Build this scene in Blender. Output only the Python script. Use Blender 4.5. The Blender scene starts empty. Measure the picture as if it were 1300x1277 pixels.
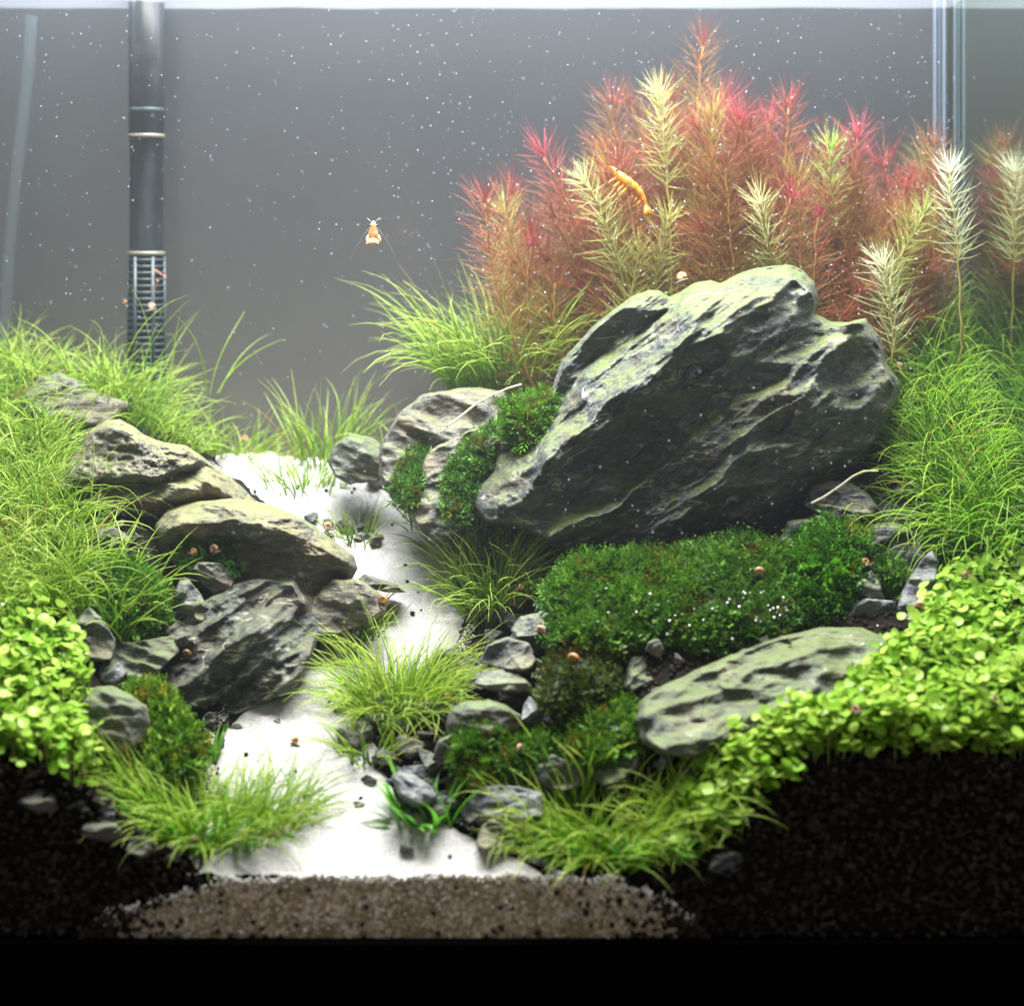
import bpy, math, random
import numpy as np
from mathutils import Vector, Matrix

# ------------------------------------------------------------------ camera, light, exposure
S = 0.01                      # all building is done in centimetres, stored in metres
CAMD, EYE, HOR, PX0, PPC = 80.0, 24.67, 300.0, 650.0, 36.0   # camera distance, eye height, horizon row, centre column, px per cm at y=0
scene = bpy.context.scene
COL = scene.collection
cam_data = bpy.data.cameras.new('camera')
cam = bpy.data.objects.new('camera', cam_data)
COL.objects.link(cam)
cam.location = (0, -CAMD * S, EYE * S)
cam.rotation_euler = (math.radians(90), 0, 0)
cam_data.sensor_width = 36.0
cam_data.lens = 36.0 * CAMD * PPC / 1300.0
cam_data.shift_y = -(638.5 - HOR) / 1300.0
cam_data.clip_start = 0.05
cam_data.clip_end = 20.0
cam_data.dof.use_dof = True
cam_data.dof.focus_distance = (CAMD + 11.5) * S
cam_data.dof.aperture_fstop = 7.0
scene.camera = cam

world = bpy.data.worlds.new('World')
scene.world = world
world.use_nodes = True
bg = world.node_tree.nodes['Background']
bg.inputs['Color'].default_value = (1.0, 0.975, 0.93, 1)
bg.inputs['Strength'].default_value = 0.36

def area(name, loc, size, sizey, power, color, rot=(0, 0, 0)):
    l = bpy.data.lights.new(name, 'AREA')
    l.shape = 'RECTANGLE'
    l.size, l.size_y = size * S, sizey * S
    l.energy = power
    l.color = color
    o = bpy.data.objects.new(name, l)
    o.location = [c * S for c in loc]
    o.rotation_euler = rot
    COL.objects.link(o)
    return o
# the LED bar hanging over the open tank
area('led_bar', (-1, 5.5, 58), 44, 20, 16.5, (1.0, 0.985, 0.94))
area('top_glow_light', (-1, 22.2, 40.5), 48, 1.6, 1.4, (0.74, 0.83, 1.0))  # added unseen light for the glow along the top of the back

# added unseen lights behind the frosted back glass, for its low and upper glow
area('backdrop_glow_low', (-9, 37, 13), 16, 6, 1.6, (0.95, 1.0, 0.92), (math.radians(-90), 0, 0))
area('backdrop_glow_high', (-4, 36, 42), 60, 5, 2.0, (0.46, 0.64, 1.0), (math.radians(-75), 0, 0))

scene.view_settings.view_transform = 'Standard'
scene.view_settings.look = 'None'
scene.view_settings.exposure = 0.0
scene.view_settings.gamma = 1.0
scene.render.engine = 'CYCLES'
scene.cycles.max_bounces = 8
scene.cycles.diffuse_bounces = 4
scene.cycles.glossy_bounces = 3
scene.cycles.transmission_bounces = 6
scene.cycles.transparent_max_bounces = 16
scene.cycles.sample_clamp_indirect = 6.0
scene.cycles.caustics_reflective = False
scene.cycles.caustics_refractive = False

RNG = np.random.default_rng(11)
random.seed(5)

# ------------------------------------------------------------------ helpers
def kof(y):
    return (CAMD + y) / (CAMD * PPC)
def w2p(x, y, z):
    k = kof(y)
    return PX0 + x / k, HOR + (EYE - z) / k
def p2w(px, py, y):
    k = kof(y)
    return (px - PX0) * k, y, EYE - (py - HOR) * k

def smooth(t):
    t = np.clip(t, 0, 1)
    return t * t * (3 - 2 * t)

def vnoise(P, seed=0):
    P = np.asarray(P, float)
    i = np.floor(P).astype(np.int64)
    f = P - i
    u = f * f * (3 - 2 * f)
    def h(a, b, c):
        n = (a * 374761393 + b * 668265263 + c * 2147483647 + seed * 144665) & 0xffffffff
        n = ((n ^ (n >> 13)) * 1274126177) & 0xffffffff
        n = (n ^ (n >> 16)) & 0xffffffff
        return n / 2147483648.0 - 1.0
    x, y, z = i[:, 0], i[:, 1], i[:, 2]
    r = 0
    for dx in (0, 1):
        wx = u[:, 0] if dx else 1 - u[:, 0]
        for dy in (0, 1):
            wy = u[:, 1] if dy else 1 - u[:, 1]
            for dz in (0, 1):
                wz = u[:, 2] if dz else 1 - u[:, 2]
                r = r + h(x + dx, y + dy, z + dz) * wx * wy * wz
    return r

def fbm(P, seed=0, octv=4, gain=0.5, ridged=False):
    P = np.asarray(P, float)
    a, s, t = 1.0, 0.0, 0.0
    for o in range(octv):
        n = vnoise(P * (2.03 ** o), seed + o * 17)
        if ridged:
            n = 1 - 2 * np.abs(n)
        s = s + a * n
        t += a
        a *= gain
    return s / t

def chisel(u, v, cell, seed):
    """continuous chipped facets: lower envelope of randomly tilted planes, one per jittered cell"""
    a = np.floor(u / cell).astype(np.int64); b = np.floor(v / cell).astype(np.int64)
    best = np.full(len(u), 1e9)
    def h(i, j, k):
        n = (i * 374761393 + j * 668265263 + (seed * 31 + k) * 362437) & 0xffffffff
        n = ((n ^ (n >> 13)) * 1274126177) & 0xffffffff
        n = ((n ^ (n >> 15)) * 2246822519) & 0xffffffff
        return ((n ^ (n >> 16)) & 0xffffffff) / 4294967296.0
    for di in (-1, 0, 1):
        for dj in (-1, 0, 1):
            i, j = a + di, b + dj
            cu = (i + h(i, j, 1)) * cell; cv = (j + h(i, j, 2)) * cell
            gu = (h(i, j, 3) - .5) * 1.5; gv = (h(i, j, 4) - .5) * 1.5
            du, dv = u - cu, v - cv
            best = np.minimum(best, .55 * cell * h(i, j, 5) + gu * du + gv * dv + .75 * (du * du + dv * dv) / cell)
    return best

def make_mesh(name, V, faces, mats=(), fmat=None, smooth_shade=True, col=None):
    """V (n,3) in cm; faces: list of int arrays (m,k)"""
    me = bpy.data.meshes.new(name)
    V = np.asarray(V, np.float32) * S
    me.vertices.add(len(V))
    me.vertices.foreach_set('co', V.ravel())
    loops, starts, totals, n = [], [], [], 0
    for F in faces:
        F = np.asarray(F, np.int32)
        if len(F) == 0:
            continue
        k = F.shape[1]
        loops.append(F.ravel())
        starts.append(n + np.arange(len(F), dtype=np.int32) * k)
        totals.append(np.full(len(F), k, np.int32))
        n += F.size
    loops = np.concatenate(loops); starts = np.concatenate(starts); totals = np.concatenate(totals)
    me.loops.add(n)
    me.polygons.add(len(starts))
    me.loops.foreach_set('vertex_index', loops)
    me.polygons.foreach_set('loop_start', starts)
    me.polygons.foreach_set('loop_total', totals)
    me.polygons.foreach_set('use_smooth', np.full(len(starts), bool(smooth_shade)))
    for m in mats:
        me.materials.append(m)
    if fmat is not None:
        me.polygons.foreach_set('material_index', np.asarray(fmat, np.int32))
    if col is not None:
        a = me.color_attributes.new('Col', 'FLOAT_COLOR', 'POINT')
        c = np.ones((len(V), 4), np.float32)
        c[:, :3] = col
        a.data.foreach_set('color', c.ravel())
    me.update(calc_edges=True)
    me.validate()
    return me

def tag(o, label=None, cat=None, group=None, kind=None):
    if label: o['label'] = label
    if cat: o['category'] = cat
    if group: o['group'] = group
    if kind: o['kind'] = kind
    return o

def obj(name, me, parent=None, label=None, cat=None, group=None, kind=None, loc=None):
    o = bpy.data.objects.new(name, me)
    COL.objects.link(o)
    if loc is not None:
        o.location = [c * S for c in loc]
    if parent: o.parent = parent
    return tag(o, label, cat, group, kind)

def empty(name, loc, label, cat, group=None):
    o = bpy.data.objects.new(name, None)
    o.empty_display_size = 0.005
    COL.objects.link(o)
    o.location = [c * S for c in loc]
    return tag(o, label, cat, group)

def in_poly(px, py, poly):
    px = np.asarray(px); py = np.asarray(py)
    inside = np.zeros(px.shape, bool)
    n = len(poly)
    for i in range(n):
        x0, y0 = poly[i]; x1, y1 = poly[(i + 1) % n]
        c = ((y0 > py) != (y1 > py)) & (px < (x1 - x0) * (py - y0) / ((y1 - y0) if y1 != y0 else 1e-9) + x0)
        inside ^= c
    return inside

def norm(a):
    return a / (np.linalg.norm(a, axis=-1, keepdims=True) + 1e-12)

# ------------------------------------------------------------------ materials
class NT:
    def __init__(self, name):
        self.m = bpy.data.materials.new(name)
        self.m.use_nodes = True
        self.t = self.m.node_tree
        self.t.nodes.clear()
        self.out = self.t.nodes.new('ShaderNodeOutputMaterial')
    def n(self, typ, **kw):
        nd = self.t.nodes.new(typ)
        for k, v in kw.items():
            if k in ('operation', 'blend_type', 'data_type', 'attribute_name', 'feature', 'distance', 'noise_dimensions', 'noise_type', 'wave_type', 'bands_direction', 'clamp'):
                setattr(nd, k, v)
        return nd
    def l(self, a, b):
        self.t.links.new(a, b)
    def noise(self, scale, detail=5, rough=0.55, vec=None, dist=0.0):
        nd = self.n('ShaderNodeTexNoise')
        nd.inputs['Scale'].default_value = scale
        nd.inputs['Detail'].default_value = detail
        nd.inputs['Roughness'].default_value = rough
        nd.inputs['Distortion'].default_value = dist
        if vec is not None: self.l(vec, nd.inputs['Vector'])
        return nd.outputs['Fac']
    def ramp(self, fac, stops, interp='LINEAR'):
        nd = self.n('ShaderNodeValToRGB')
        cr = nd.color_ramp
        cr.interpolation = interp
        while len(cr.elements) < len(stops): cr.elements.new(0.5)
        for e, (p, c) in zip(cr.elements, stops):
            e.position = p
            e.color = (c[0], c[1], c[2], 1) if not isinstance(c, (int, float)) else (c, c, c, 1)
        self.l(fac, nd.inputs['Fac'])
        return nd.outputs['Color']
    def mixc(self, fac, a, b, blend='MIX'):
        nd = self.n('ShaderNodeMix', data_type='RGBA', blend_type=blend)
        for sock, v in ((nd.inputs[0], fac), (nd.inputs[6], a), (nd.inputs[7], b)):
            if isinstance(v, (int, float)): sock.default_value = v
            elif isinstance(v, tuple): sock.default_value = (*v, 1)
            else: self.l(v, sock)
        return nd.outputs[2]
    def math(self, op, a, b=None, c=None, clamp=False):
        nd = self.n('ShaderNodeMath', operation=op)
        nd.use_clamp = clamp
        for s, v in zip(nd.inputs, (a, b, c)):
            if v is None: continue
            if isinstance(v, (int, float)): s.default_value = v
            else: self.l(v, s)
        return nd.outputs[0]
    def bump(self, h, strength, dist, normal=None):
        nd = self.n('ShaderNodeBump')
        nd.inputs['Strength'].default_value = strength
        nd.inputs['Distance'].default_value = dist
        self.l(h, nd.inputs['Height'])
        if normal is not None: self.l(normal, nd.inputs['Normal'])
        return nd.outputs['Normal']
    def princ(self, color, rough=0.6, spec=0.4, normal=None, **kw):
        p = self.n('ShaderNodeBsdfPrincipled')
        if isinstance(color, tuple): p.inputs['Base Color'].default_value = (*color, 1)
        else: self.l(color, p.inputs['Base Color'])
        if isinstance(rough, (int, float)): p.inputs['Roughness'].default_value = rough
        else: self.l(rough, p.inputs['Roughness'])
        p.inputs['Specular IOR Level'].default_value = spec
        if normal is not None: self.l(normal, p.inputs['Normal'])
        for k, v in kw.items():
            p.inputs[k].default_value = v
        return p
    def done(self, shader):
        self.l(shader, self.out.inputs['Surface'])
        return self.m
    def pos(self):
        return self.n('ShaderNodeTexCoord').outputs['Object']

def rock_mat(name, dark, mid, light, algae, algae_amt=0.6, vein=0.5, angle=35, brown=None):
    t = NT(name)
    co = t.pos()
    mp = t.n('ShaderNodeMapping')
    mp.inputs['Rotation'].default_value = (0, math.radians(angle), 0)
    mp.inputs['Scale'].default_value = (0.35, 1, 1.6)
    t.l(co, mp.inputs['Vector'])
    n1 = t.noise(90, 8, 0.62, mp.outputs[0], 0.4)
    n2 = t.noise(420, 6, 0.6, mp.outputs[0])
    n3 = t.noise(60, 4, 0.5, co)
    n4 = t.noise(900, 3, 0.6, co)
    base = t.ramp(n1, [(0.30, dark), (0.55, mid), (0.78, light)])
    fine = t.ramp(n2, [(0.3, 0.28), (0.68, 1.6)])
    base = t.mixc(0.85, base, fine, 'MULTIPLY')
    base = t.mixc(0.7, base, t.ramp(n4, [(0.32, 0.35), (0.66, 1.55)]), 'MULTIPLY')
    if brown:
        base = t.mixc(t.ramp(n3, [(0.48, 0.0), (0.68, 0.75)]), base, brown)
    # pale mineral veins
    v = t.n('ShaderNodeTexVoronoi', feature='DISTANCE_TO_EDGE')
    v.inputs['Scale'].default_value = 42
    dn = t.n('ShaderNodeTexNoise'); dn.inputs['Scale'].default_value = 110; dn.inputs['Detail'].default_value = 4
    t.l(mp.outputs[0], dn.inputs['Vector'])
    add = t.n('ShaderNodeVectorMath', operation='MULTIPLY_ADD')
    t.l(dn.outputs['Color'], add.inputs[0]); add.inputs[1].default_value = (0.02, 0.02, 0.02); t.l(mp.outputs[0], add.inputs[2])
    t.l(add.outputs[0], v.inputs['Vector'])
    vm = t.ramp(v.outputs['Distance'], [(0.0, 1.0), (0.035, 0.0)])
    vm = t.math('MULTIPLY', vm, t.ramp(t.noise(120, 3, 0.5, co), [(0.44, 0.0), (0.6, vein)]))
    base = t.mixc(vm, base, (0.42, 0.42, 0.36))
    # green film of algae that grows on upward faces
    g = t.n('ShaderNodeNewGeometry')
    sx = t.n('ShaderNodeSeparateXYZ'); t.l(g.outputs['Normal'], sx.inputs[0])
    up = t.math('MULTIPLY_ADD', t.math('SUBTRACT', n1, 0.5), 1.6, sx.outputs['Z'])
    up = t.math('MULTIPLY_ADD', t.math('SUBTRACT', n2, 0.5), 1.6, up)
    am = t.ramp(t.math('MULTIPLY_ADD', t.math('SUBTRACT', n4, .5), .8, up), [(0.42, 0.0), (0.98, algae_amt)])
    ac = t.mixc(t.ramp(n2, [(0.3, 0.0), (0.7, 1.0)]), algae, tuple(min(1, c * 1.35 + 0.008) for c in algae))
    base = t.mixc(am, base, ac)
    nb = t.bump(n1, 0.7, 0.0022)
    nb = t.bump(n2, 0.9, 0.0009, nb)
    nb = t.bump(n4, 0.8, 0.0004, nb)
    p = t.princ(base, 0.62, 0.35, nb)
    return t.done(p.outputs[0])

M = {}
M['hero'] = rock_mat('dark_slate_stone', (0.024, 0.027, 0.031), (0.068, 0.075, 0.081), (0.15, 0.16, 0.165), (0.066, 0.092, 0.018), 0.9, 0.8, 35, (0.085, 0.072, 0.048))
M['grey'] = rock_mat('grey_stone', (0.045, 0.045, 0.042), (0.10, 0.10, 0.092), (0.19, 0.185, 0.16), (0.10, 0.12, 0.04), 0.6, 0.4, 20, (0.15, 0.12, 0.075))
M['tan'] = rock_mat('tan_mossy_stone', (0.05, 0.047, 0.040), (0.12, 0.114, 0.096), (0.25, 0.24, 0.205), (0.115, 0.13, 0.035), 0.7, 0.3, -12, (0.15, 0.11, 0.065))
M['dark'] = rock_mat('dark_cracked_stone', (0.022, 0.024, 0.028), (0.055, 0.058, 0.062), (0.11, 0.11, 0.11), (0.07, 0.085, 0.03), 0.5, 0.9, 30, (0.07, 0.055, 0.04))
M['chip'] = rock_mat('stone_chip', (0.042, 0.045, 0.048), (0.095, 0.10, 0.10), (0.21, 0.21, 0.205), (0.10, 0.12, 0.04), 0.5, 0.5, 10, (0.12, 0.10, 0.06))
M['slab'] = rock_mat('green_film_stone', (0.04, 0.044, 0.04), (0.09, 0.098, 0.083), (0.19, 0.19, 0.16), (0.065, 0.095, 0.022), 0.8, 0.5, 12, (0.12, 0.11, 0.06))
M['blue'] = rock_mat('blue_grey_stone', (0.05, 0.055, 0.07), (0.10, 0.105, 0.13), (0.20, 0.20, 0.235), (0.16, 0.19, 0.10), 0.25, 0.3, 60)

def plant_mat(name, transl=0.35, rough=0.4, spec=0.35):
    t = NT(name)
    a = t.n('ShaderNodeAttribute', attribute_name='Col')
    p = t.princ(a.outputs['Color'], rough, spec)
    tr = t.n('ShaderNodeBsdfTranslucent')
    t.l(a.outputs['Color'], tr.inputs['Color'])
    mx = t.n('ShaderNodeMixShader'); mx.inputs[0].default_value = transl
    t.l(p.outputs[0], mx.inputs[1]); t.l(tr.outputs[0], mx.inputs[2])
    return t.done(mx.outputs[0])
M['plant'] = plant_mat('plant_leaf')
M['glossleaf'] = plant_mat('round_leaf', 0.42, 0.42, 0.3)
M['mossleaf'] = plant_mat('moss_leaf', 0.3, 0.45, 0.3)

t = NT('black_soil')
n = t.noise(500, 4, 0.6, t.pos())
M['soil'] = t.done(t.princ(t.ramp(n, [(0.3, (0.004, 0.0035, 0.003)), (0.75, (0.013, 0.010, 0.008))]), 0.9, 0.08, t.bump(n, 0.8, 0.002)).outputs[0])
t = NT('soil_grain')
oi = t.noise(260, 2, 0.5, t.pos())
M['grain'] = t.done(t.princ(t.ramp(oi, [(0.35, (0.005, 0.004, 0.0035)), (0.7, (0.030, 0.022, 0.017))]), 0.85, 0.12).outputs[0])
t = NT('white_sand')
n = t.noise(1500, 3, 0.7, t.pos()); n2 = t.noise(50, 4, 0.5, t.pos())
c = t.mixc(t.ramp(n2, [(0.5, 0.0), (0.75, 0.3)]), t.ramp(n, [(0.25, (0.27, 0.26, 0.25)), (0.62, (0.64, 0.635, 0.63))]), (0.40, 0.37, 0.33))
M['sand'] = t.done(t.princ(c, 0.85, 0.15, t.bump(n, 1.0, 0.0012)).outputs[0])
t = NT('sand_seen_through_glass')
co = t.pos()
v = t.n('ShaderNodeTexVoronoi'); v.inputs['Scale'].default_value = 700; t.l(co, v.inputs['Vector'])
n2 = t.noise(70, 5, 0.6, co); n3 = t.noise(300, 3, 0.6, co)
c = t.ramp(v.outputs['Color'], [(0.1, (0.18, 0.12, 0.07)), (0.5, (0.36, 0.27, 0.18)), (0.85, (0.62, 0.54, 0.44))])
c = t.mixc(t.ramp(n2, [(0.42, 0.0), (0.68, 0.75)]), c, (0.14, 0.13, 0.05))
c = t.mixc(t.ramp(n3, [(0.62, 0.0), (0.72, 0.6)]), c, (0.07, 0.055, 0.04))
M['sandface'] = t.done(t.princ(c, 0.8, 0.2, t.bump(v.outputs['Distance'], 0.6, 0.0008)).outputs[0])

t = NT('tank_glass_side')
gl = t.n('ShaderNodeBsdfGlossy'); gl.inputs['Color'].default_value = (0.72, 0.80, 0.70, 1); gl.inputs['Roughness'].default_value = 0.045
df = t.princ((0.02, 0.03, 0.025), 0.3, 0.5)
mx = t.n('ShaderNodeMixShader'); mx.inputs[0].default_value = 0.16
t.l(gl.outputs[0], mx.inputs[1]); t.l(df.outputs[0], mx.inputs[2])
M['mirror'] = t.done(mx.outputs[0])
t = NT('clear_glass')
tr = t.n('ShaderNodeBsdfTransparent'); tr.inputs['Color'].default_value = (1, 1, 1, 1)
M['clear'] = t.done(tr.outputs[0])
t = NT('frosted_back_film')
n = t.noise(12, 3, 0.5, t.pos())
p = t.n('ShaderNodeBsdfDiffuse'); p.inputs['Color'].default_value = (0.012, 0.013, 0.015, 1)
tr = t.n('ShaderNodeBsdfTranslucent')
t.l(t.ramp(n, [(0.3, (0.135, 0.127, 0.116)), (0.7, (0.165, 0.157, 0.145))]), tr.inputs['Color'])
ad = t.n('ShaderNodeAddShader')
t.l(p.outputs[0], ad.inputs[0]); t.l(tr.outputs[0], ad.inputs[1])
gl = t.n('ShaderNodeBsdfGlossy'); gl.inputs['Roughness'].default_value = 0.22
mx = t.n('ShaderNodeMixShader'); mx.inputs[0].default_value = 0.10
t.l(ad.outputs[0], mx.inputs[1]); t.l(gl.outputs[0], mx.inputs[2])
M['back'] = t.done(mx.outputs[0])
t = NT('clear_silicone'); M['seam'] = t.done(t.princ((0.09, 0.115, 0.15), 0.3, 0.3).outputs[0])
t = NT('black_cabinet'); M['stand'] = t.done(t.princ((0.001, 0.001, 0.001), 0.9, 0.0).outputs[0])
t = NT('smoky_tube')
n = t.noise(120, 4, 0.6, t.pos())
p = t.princ(t.ramp(n, [(0.3, (0.012, 0.015, 0.017)), (0.7, (0.03, 0.036, 0.04))]), 0.35, 0.25)
tr = t.n('ShaderNodeBsdfTransparent'); tr.inputs['Color'].default_value = (0.62, 0.68, 0.70, 1)
mx = t.n('ShaderNodeMixShader'); mx.inputs[0].default_value = 0.42
t.l(p.outputs[0], mx.inputs[1]); t.l(tr.outputs[0], mx.inputs[2])
M['tube'] = t.done(mx.outputs[0])
t = NT('tube_collar'); M['collar'] = t.done(t.princ((0.10, 0.095, 0.075), 0.35, 0.5).outputs[0])
t = NT('strainer_plastic'); M['strainer'] = t.done(t.princ((0.025, 0.036, 0.042), 0.35, 0.3).outputs[0])
t = NT('pale_streak')
p = t.princ((0.22, 0.28, 0.31), 0.5, 0.2)
tr = t.n('ShaderNodeBsdfTransparent'); tr.inputs['Color'].default_value = (0.95, 0.97, 0.98, 1)
mx = t.n('ShaderNodeMixShader'); mx.inputs[0].default_value = 0.955
t.l(p.outputs[0], mx.inputs[1]); t.l(tr.outputs[0], mx.inputs[2])
M['palestreak'] = t.done(mx.outputs[0])
t = NT('water_surface')
gl = t.n('ShaderNodeBsdfTranslucent'); gl.inputs['Color'].default_value = (0.85, 0.9, 1, 1)
tr = t.n('ShaderNodeBsdfTransparent'); tr.inputs['Color'].default_value = (1, 1, 1, 1)
mx = t.n('ShaderNodeMixShader'); mx.inputs[0].default_value = 0.95
t.l(gl.outputs[0], mx.inputs[1]); t.l(tr.outputs[0], mx.inputs[2])
M['water'] = t.done(mx.outputs[0])
t = NT('air_bubble')
p = t.princ((0.50, 0.58, 0.72), 0.6, 0.1)
tr = t.n('ShaderNodeBsdfTransparent')
mx = t.n('ShaderNodeMixShader'); mx.inputs[0].default_value = 0.82
t.l(p.outputs[0], mx.inputs[1]); t.l(tr.outputs[0], mx.inputs[2])
M['bubble'] = t.done(mx.outputs[0])
t = NT('bright_bubble'); M['pearl'] = t.done(t.princ((0.9, 0.93, 0.95), 0.12, 0.8).outputs[0])
def shell_mat(name, a, b):
    t = NT(name)
    n = t.noise(900, 3, 0.6, t.pos())
    return t.done(t.princ(t.ramp(n, [(0.35, a), (0.65, b)]), 0.28, 0.5).outputs[0])
M['shell_brown'] = shell_mat('brown_shell', (0.05, 0.028, 0.012), (0.26, 0.15, 0.06))
M['shell_pink'] = shell_mat('pinkish_shell', (0.30, 0.13, 0.08), (0.50, 0.30, 0.20))
M['shell_amber'] = shell_mat('amber_shell', (0.20, 0.085, 0.02), (0.44, 0.23, 0.08))
t = NT('snail_skin'); M['snail'] = t.done(t.princ((0.10, 0.075, 0.055), 0.4, 0.4).outputs[0])
def shrimp_mat(name, a, b, em):
    t = NT(name)
    n = t.noise(600, 3, 0.6, t.pos())
    p = t.princ(t.ramp(n, [(0.3, a), (0.7, b)]), 0.3, 0.5)
    p.inputs['Subsurface Weight'].default_value = 0.25
    p.inputs['Subsurface Radius'].default_value = (0.002, 0.001, 0.0005)
    return t.done(p.outputs[0])
M['shrimp_o'] = shrimp_mat('orange_shrimp', (0.45, 0.12, 0.008), (0.62, 0.24, 0.02), 0)
M['shrimp_p'] = shrimp_mat('pale_shrimp', (0.62, 0.26, 0.10), (0.66, 0.44, 0.24), 0)
t = NT('black_eye'); M['eye'] = t.done(t.princ((0.01, 0.01, 0.01), 0.1, 0.6).outputs[0])
t = NT('feeler'); M['feeler'] = t.done(t.princ((0.16, 0.17, 0.18), 0.4, 0.3).outputs[0])
t = NT('pale_root')
n = t.noise(300, 3, 0.6, t.pos())
M['root'] = t.done(t.princ(t.ramp(n, [(0.3, (0.5, 0.42, 0.28)), (0.7, (0.85, 0.82, 0.72))]), 0.5, 0.3).outputs[0])
t = NT('red_twig'); M['twig'] = t.done(t.princ((0.42, 0.16, 0.10), 0.5, 0.3).outputs[0])

# ------------------------------------------------------------------ terrain
PATH_Y = np.array([0, 0.8, 1.7, 3.2, 4.5, 6, 8, 10, 12, 14, 16, 18, 20, 22])
PATH_L = np.array([-10.8, -10.8, -10.6, -10.5, -10.8, -11.0, -9.8, -7.8, -6.8, -6.8, -8.6, -11.0, -12.8, -13.4])
PATH_R = np.array([1.4, 0.2, -1.7, -4.2, -4.9, -5.3, -5.3, -2.6, -1.8, -2.1, -2.9, -4.8, -7.9, -9.4])
LB_X = np.array([-10.0, -10.8, -11, -11, -11, -11.2, -10, -8.5, -8.5, -8.5, -9, -11, -12.5, -13])
RB_Y = np.array([0, 1.5, 3, 6, 10, 14, 17, 20, 24])
RB_X = np.array([5.5, 3.5, 0.5, -2.0, -0.8, -1.5, -3.0, -5.0, -5.5])
def terrain(x, y):
    x = np.asarray(x, float); y = np.asarray(y, float)
    z = 2 + 0.62 * np.clip(y, 0, 20.6) - 1.3 * np.clip(y - 20.6, 0, 1.2)
    lb = smooth((np.interp(y, PATH_Y, LB_X) - x) / 7.0)
    rb = smooth((x - np.interp(y, RB_Y, RB_X)) / 6.5)
    z = z + lb * 3.9 + rb * (4.2 - 0.02 * y)
    back = smooth((y - 20.6) / 2.0)
    z = z + back * (lb + rb) * 1.0
    P = np.stack([x * 0.35, y * 0.35, 0 * x], -1).reshape(-1, 3)
    z = z + 0.25 * fbm(P, 3, 3).reshape(x.shape) * np.clip(y, 0.2, 1)
    return z
def path_sd(x, y):
    """>0 inside the sand path, distance in cm"""
    return np.minimum(x - np.interp(y, PATH_Y, PATH_L), np.interp(y, PATH_Y, PATH_R) - x)
def at(px, py):
    for y in np.arange(0, 24, 0.1):
        x, _, z = p2w(px, py, y)
        if z <= float(terrain(np.array([x]), np.array([y]))[0]):
            return np.array([x, y, z])
    return np.array(p2w(px, py, 22.0))

XL, XR, YB, ZTOP = -25.0, 20.0, 24.0, 37.0
nx, ny = 300, 170
gx = np.linspace(XL, XR, nx); gy = np.linspace(0, YB, ny)
X, Y = np.meshgrid(gx, gy)
Z = terrain(X, Y)
P3 = np.stack([X.ravel() * 2.2, Y.ravel() * 2.2, Z.ravel() * 2.2], -1)
Z = Z + 0.10 * fbm(P3, 8, 3).reshape(Z.shape)
V = np.stack([X.ravel(), Y.ravel(), Z.ravel()], -1)
idx = np.arange(nx * ny).reshape(ny, nx)
F = np.stack([idx[:-1, :-1].ravel(), idx[:-1, 1:].ravel(), idx[1:, 1:].ravel(), idx[1:, :-1].ravel()], -1)
rows = 26
fz = np.linspace(0, 1, rows)[:, None] * Z[0][None, :]
fx = np.repeat(gx[None, :], rows, 0)
fy = 0.10 * fbm(np.stack([fx.ravel() * 3, fz.ravel() * 3, 0 * fx.ravel()], -1), 5, 3).reshape(fx.shape)
V2 = np.stack([fx.ravel(), fy.ravel(), fz.ravel()], -1)
i2 = np.arange(nx * rows).reshape(rows, nx) + len(V)
F2 = np.stack([i2[:-1, :-1].ravel(), i2[:-1, 1:].ravel(), i2[1:, 1:].ravel(), i2[1:, :-1].ravel()], -1)
obj('soil', make_mesh('soil', np.vstack([V, V2]), [F, F2], [M['soil']]), kind='structure')

# white sand path lying on the soil
ny, nx = 240, 90
ys = np.linspace(-0.12, 22, ny)
V = []
for y in ys:
    yy = max(y, 0)
    wob = 0.35 * fbm(np.array([[yy * 0.9, 3.1, 0], [yy * 0.9, 9.7, 0]]), 21, 3)
    a, b = np.interp(yy, PATH_Y, PATH_L) - 0.5 + wob[0], np.interp(yy, PATH_Y, PATH_R) + 0.5 + wob[1]
    xs = np.linspace(a, b, nx)
    d = np.minimum(xs - a, b - xs)
    z = terrain(xs, np.full(nx, yy)) + 0.42 * smooth(d / 0.9) - 0.25
    z += 0.16 * fbm(np.stack([xs * 1.3, np.full(nx, yy * 1.3), 0 * xs], -1), 31, 4)
    V.append(np.stack([xs, np.full(nx, y), z], -1))
V = np.array(V)
sand_front = V[0].copy()
V = V.reshape(-1, 3)
idx = np.arange(nx * ny).reshape(ny, nx)
F = np.stack([idx[:-1, :-1].ravel(), idx[:-1, 1:].ravel(), idx[1:, 1:].ravel(), idx[1:, :-1].ravel()], -1)
obj('sand_path', make_mesh('sand_path', V, [F], [M['sand']]), kind='structure')

# cut edge of the sand bed against the front glass
topx = np.array([-15.2, -14.9, -14.2, -12.6, -11, -9, 0, 1.6, 3.8, 5.0, 5.7, 6.5, 6.9])
topz = np.array([0.0, 0.5, 0.95, 1.25, 1.8, 2.12, 2.14, 2.1, 2.0, 1.6, 1.25, 0.5, 0.0])
nfx, nfz = 320, 30
fx = np.linspace(-15.2, 6.9, nfx)
tz = np.interp(fx, topx, topz) + 0.22 * fbm(np.stack([fx * 1.2, 0 * fx, 0 * fx], -1), 77, 5, .6)
tz = np.minimum(tz, np.where((fx > sand_front[0, 0] + .6) & (fx < sand_front[-1, 0] - .6), np.interp(fx, sand_front[:, 0], sand_front[:, 2]), 9))
FZ = np.linspace(0, 1, nfz)[:, None] * np.maximum(tz, 0.02)[None, :]
FX = np.repeat(fx[None, :], nfz, 0)
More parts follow.
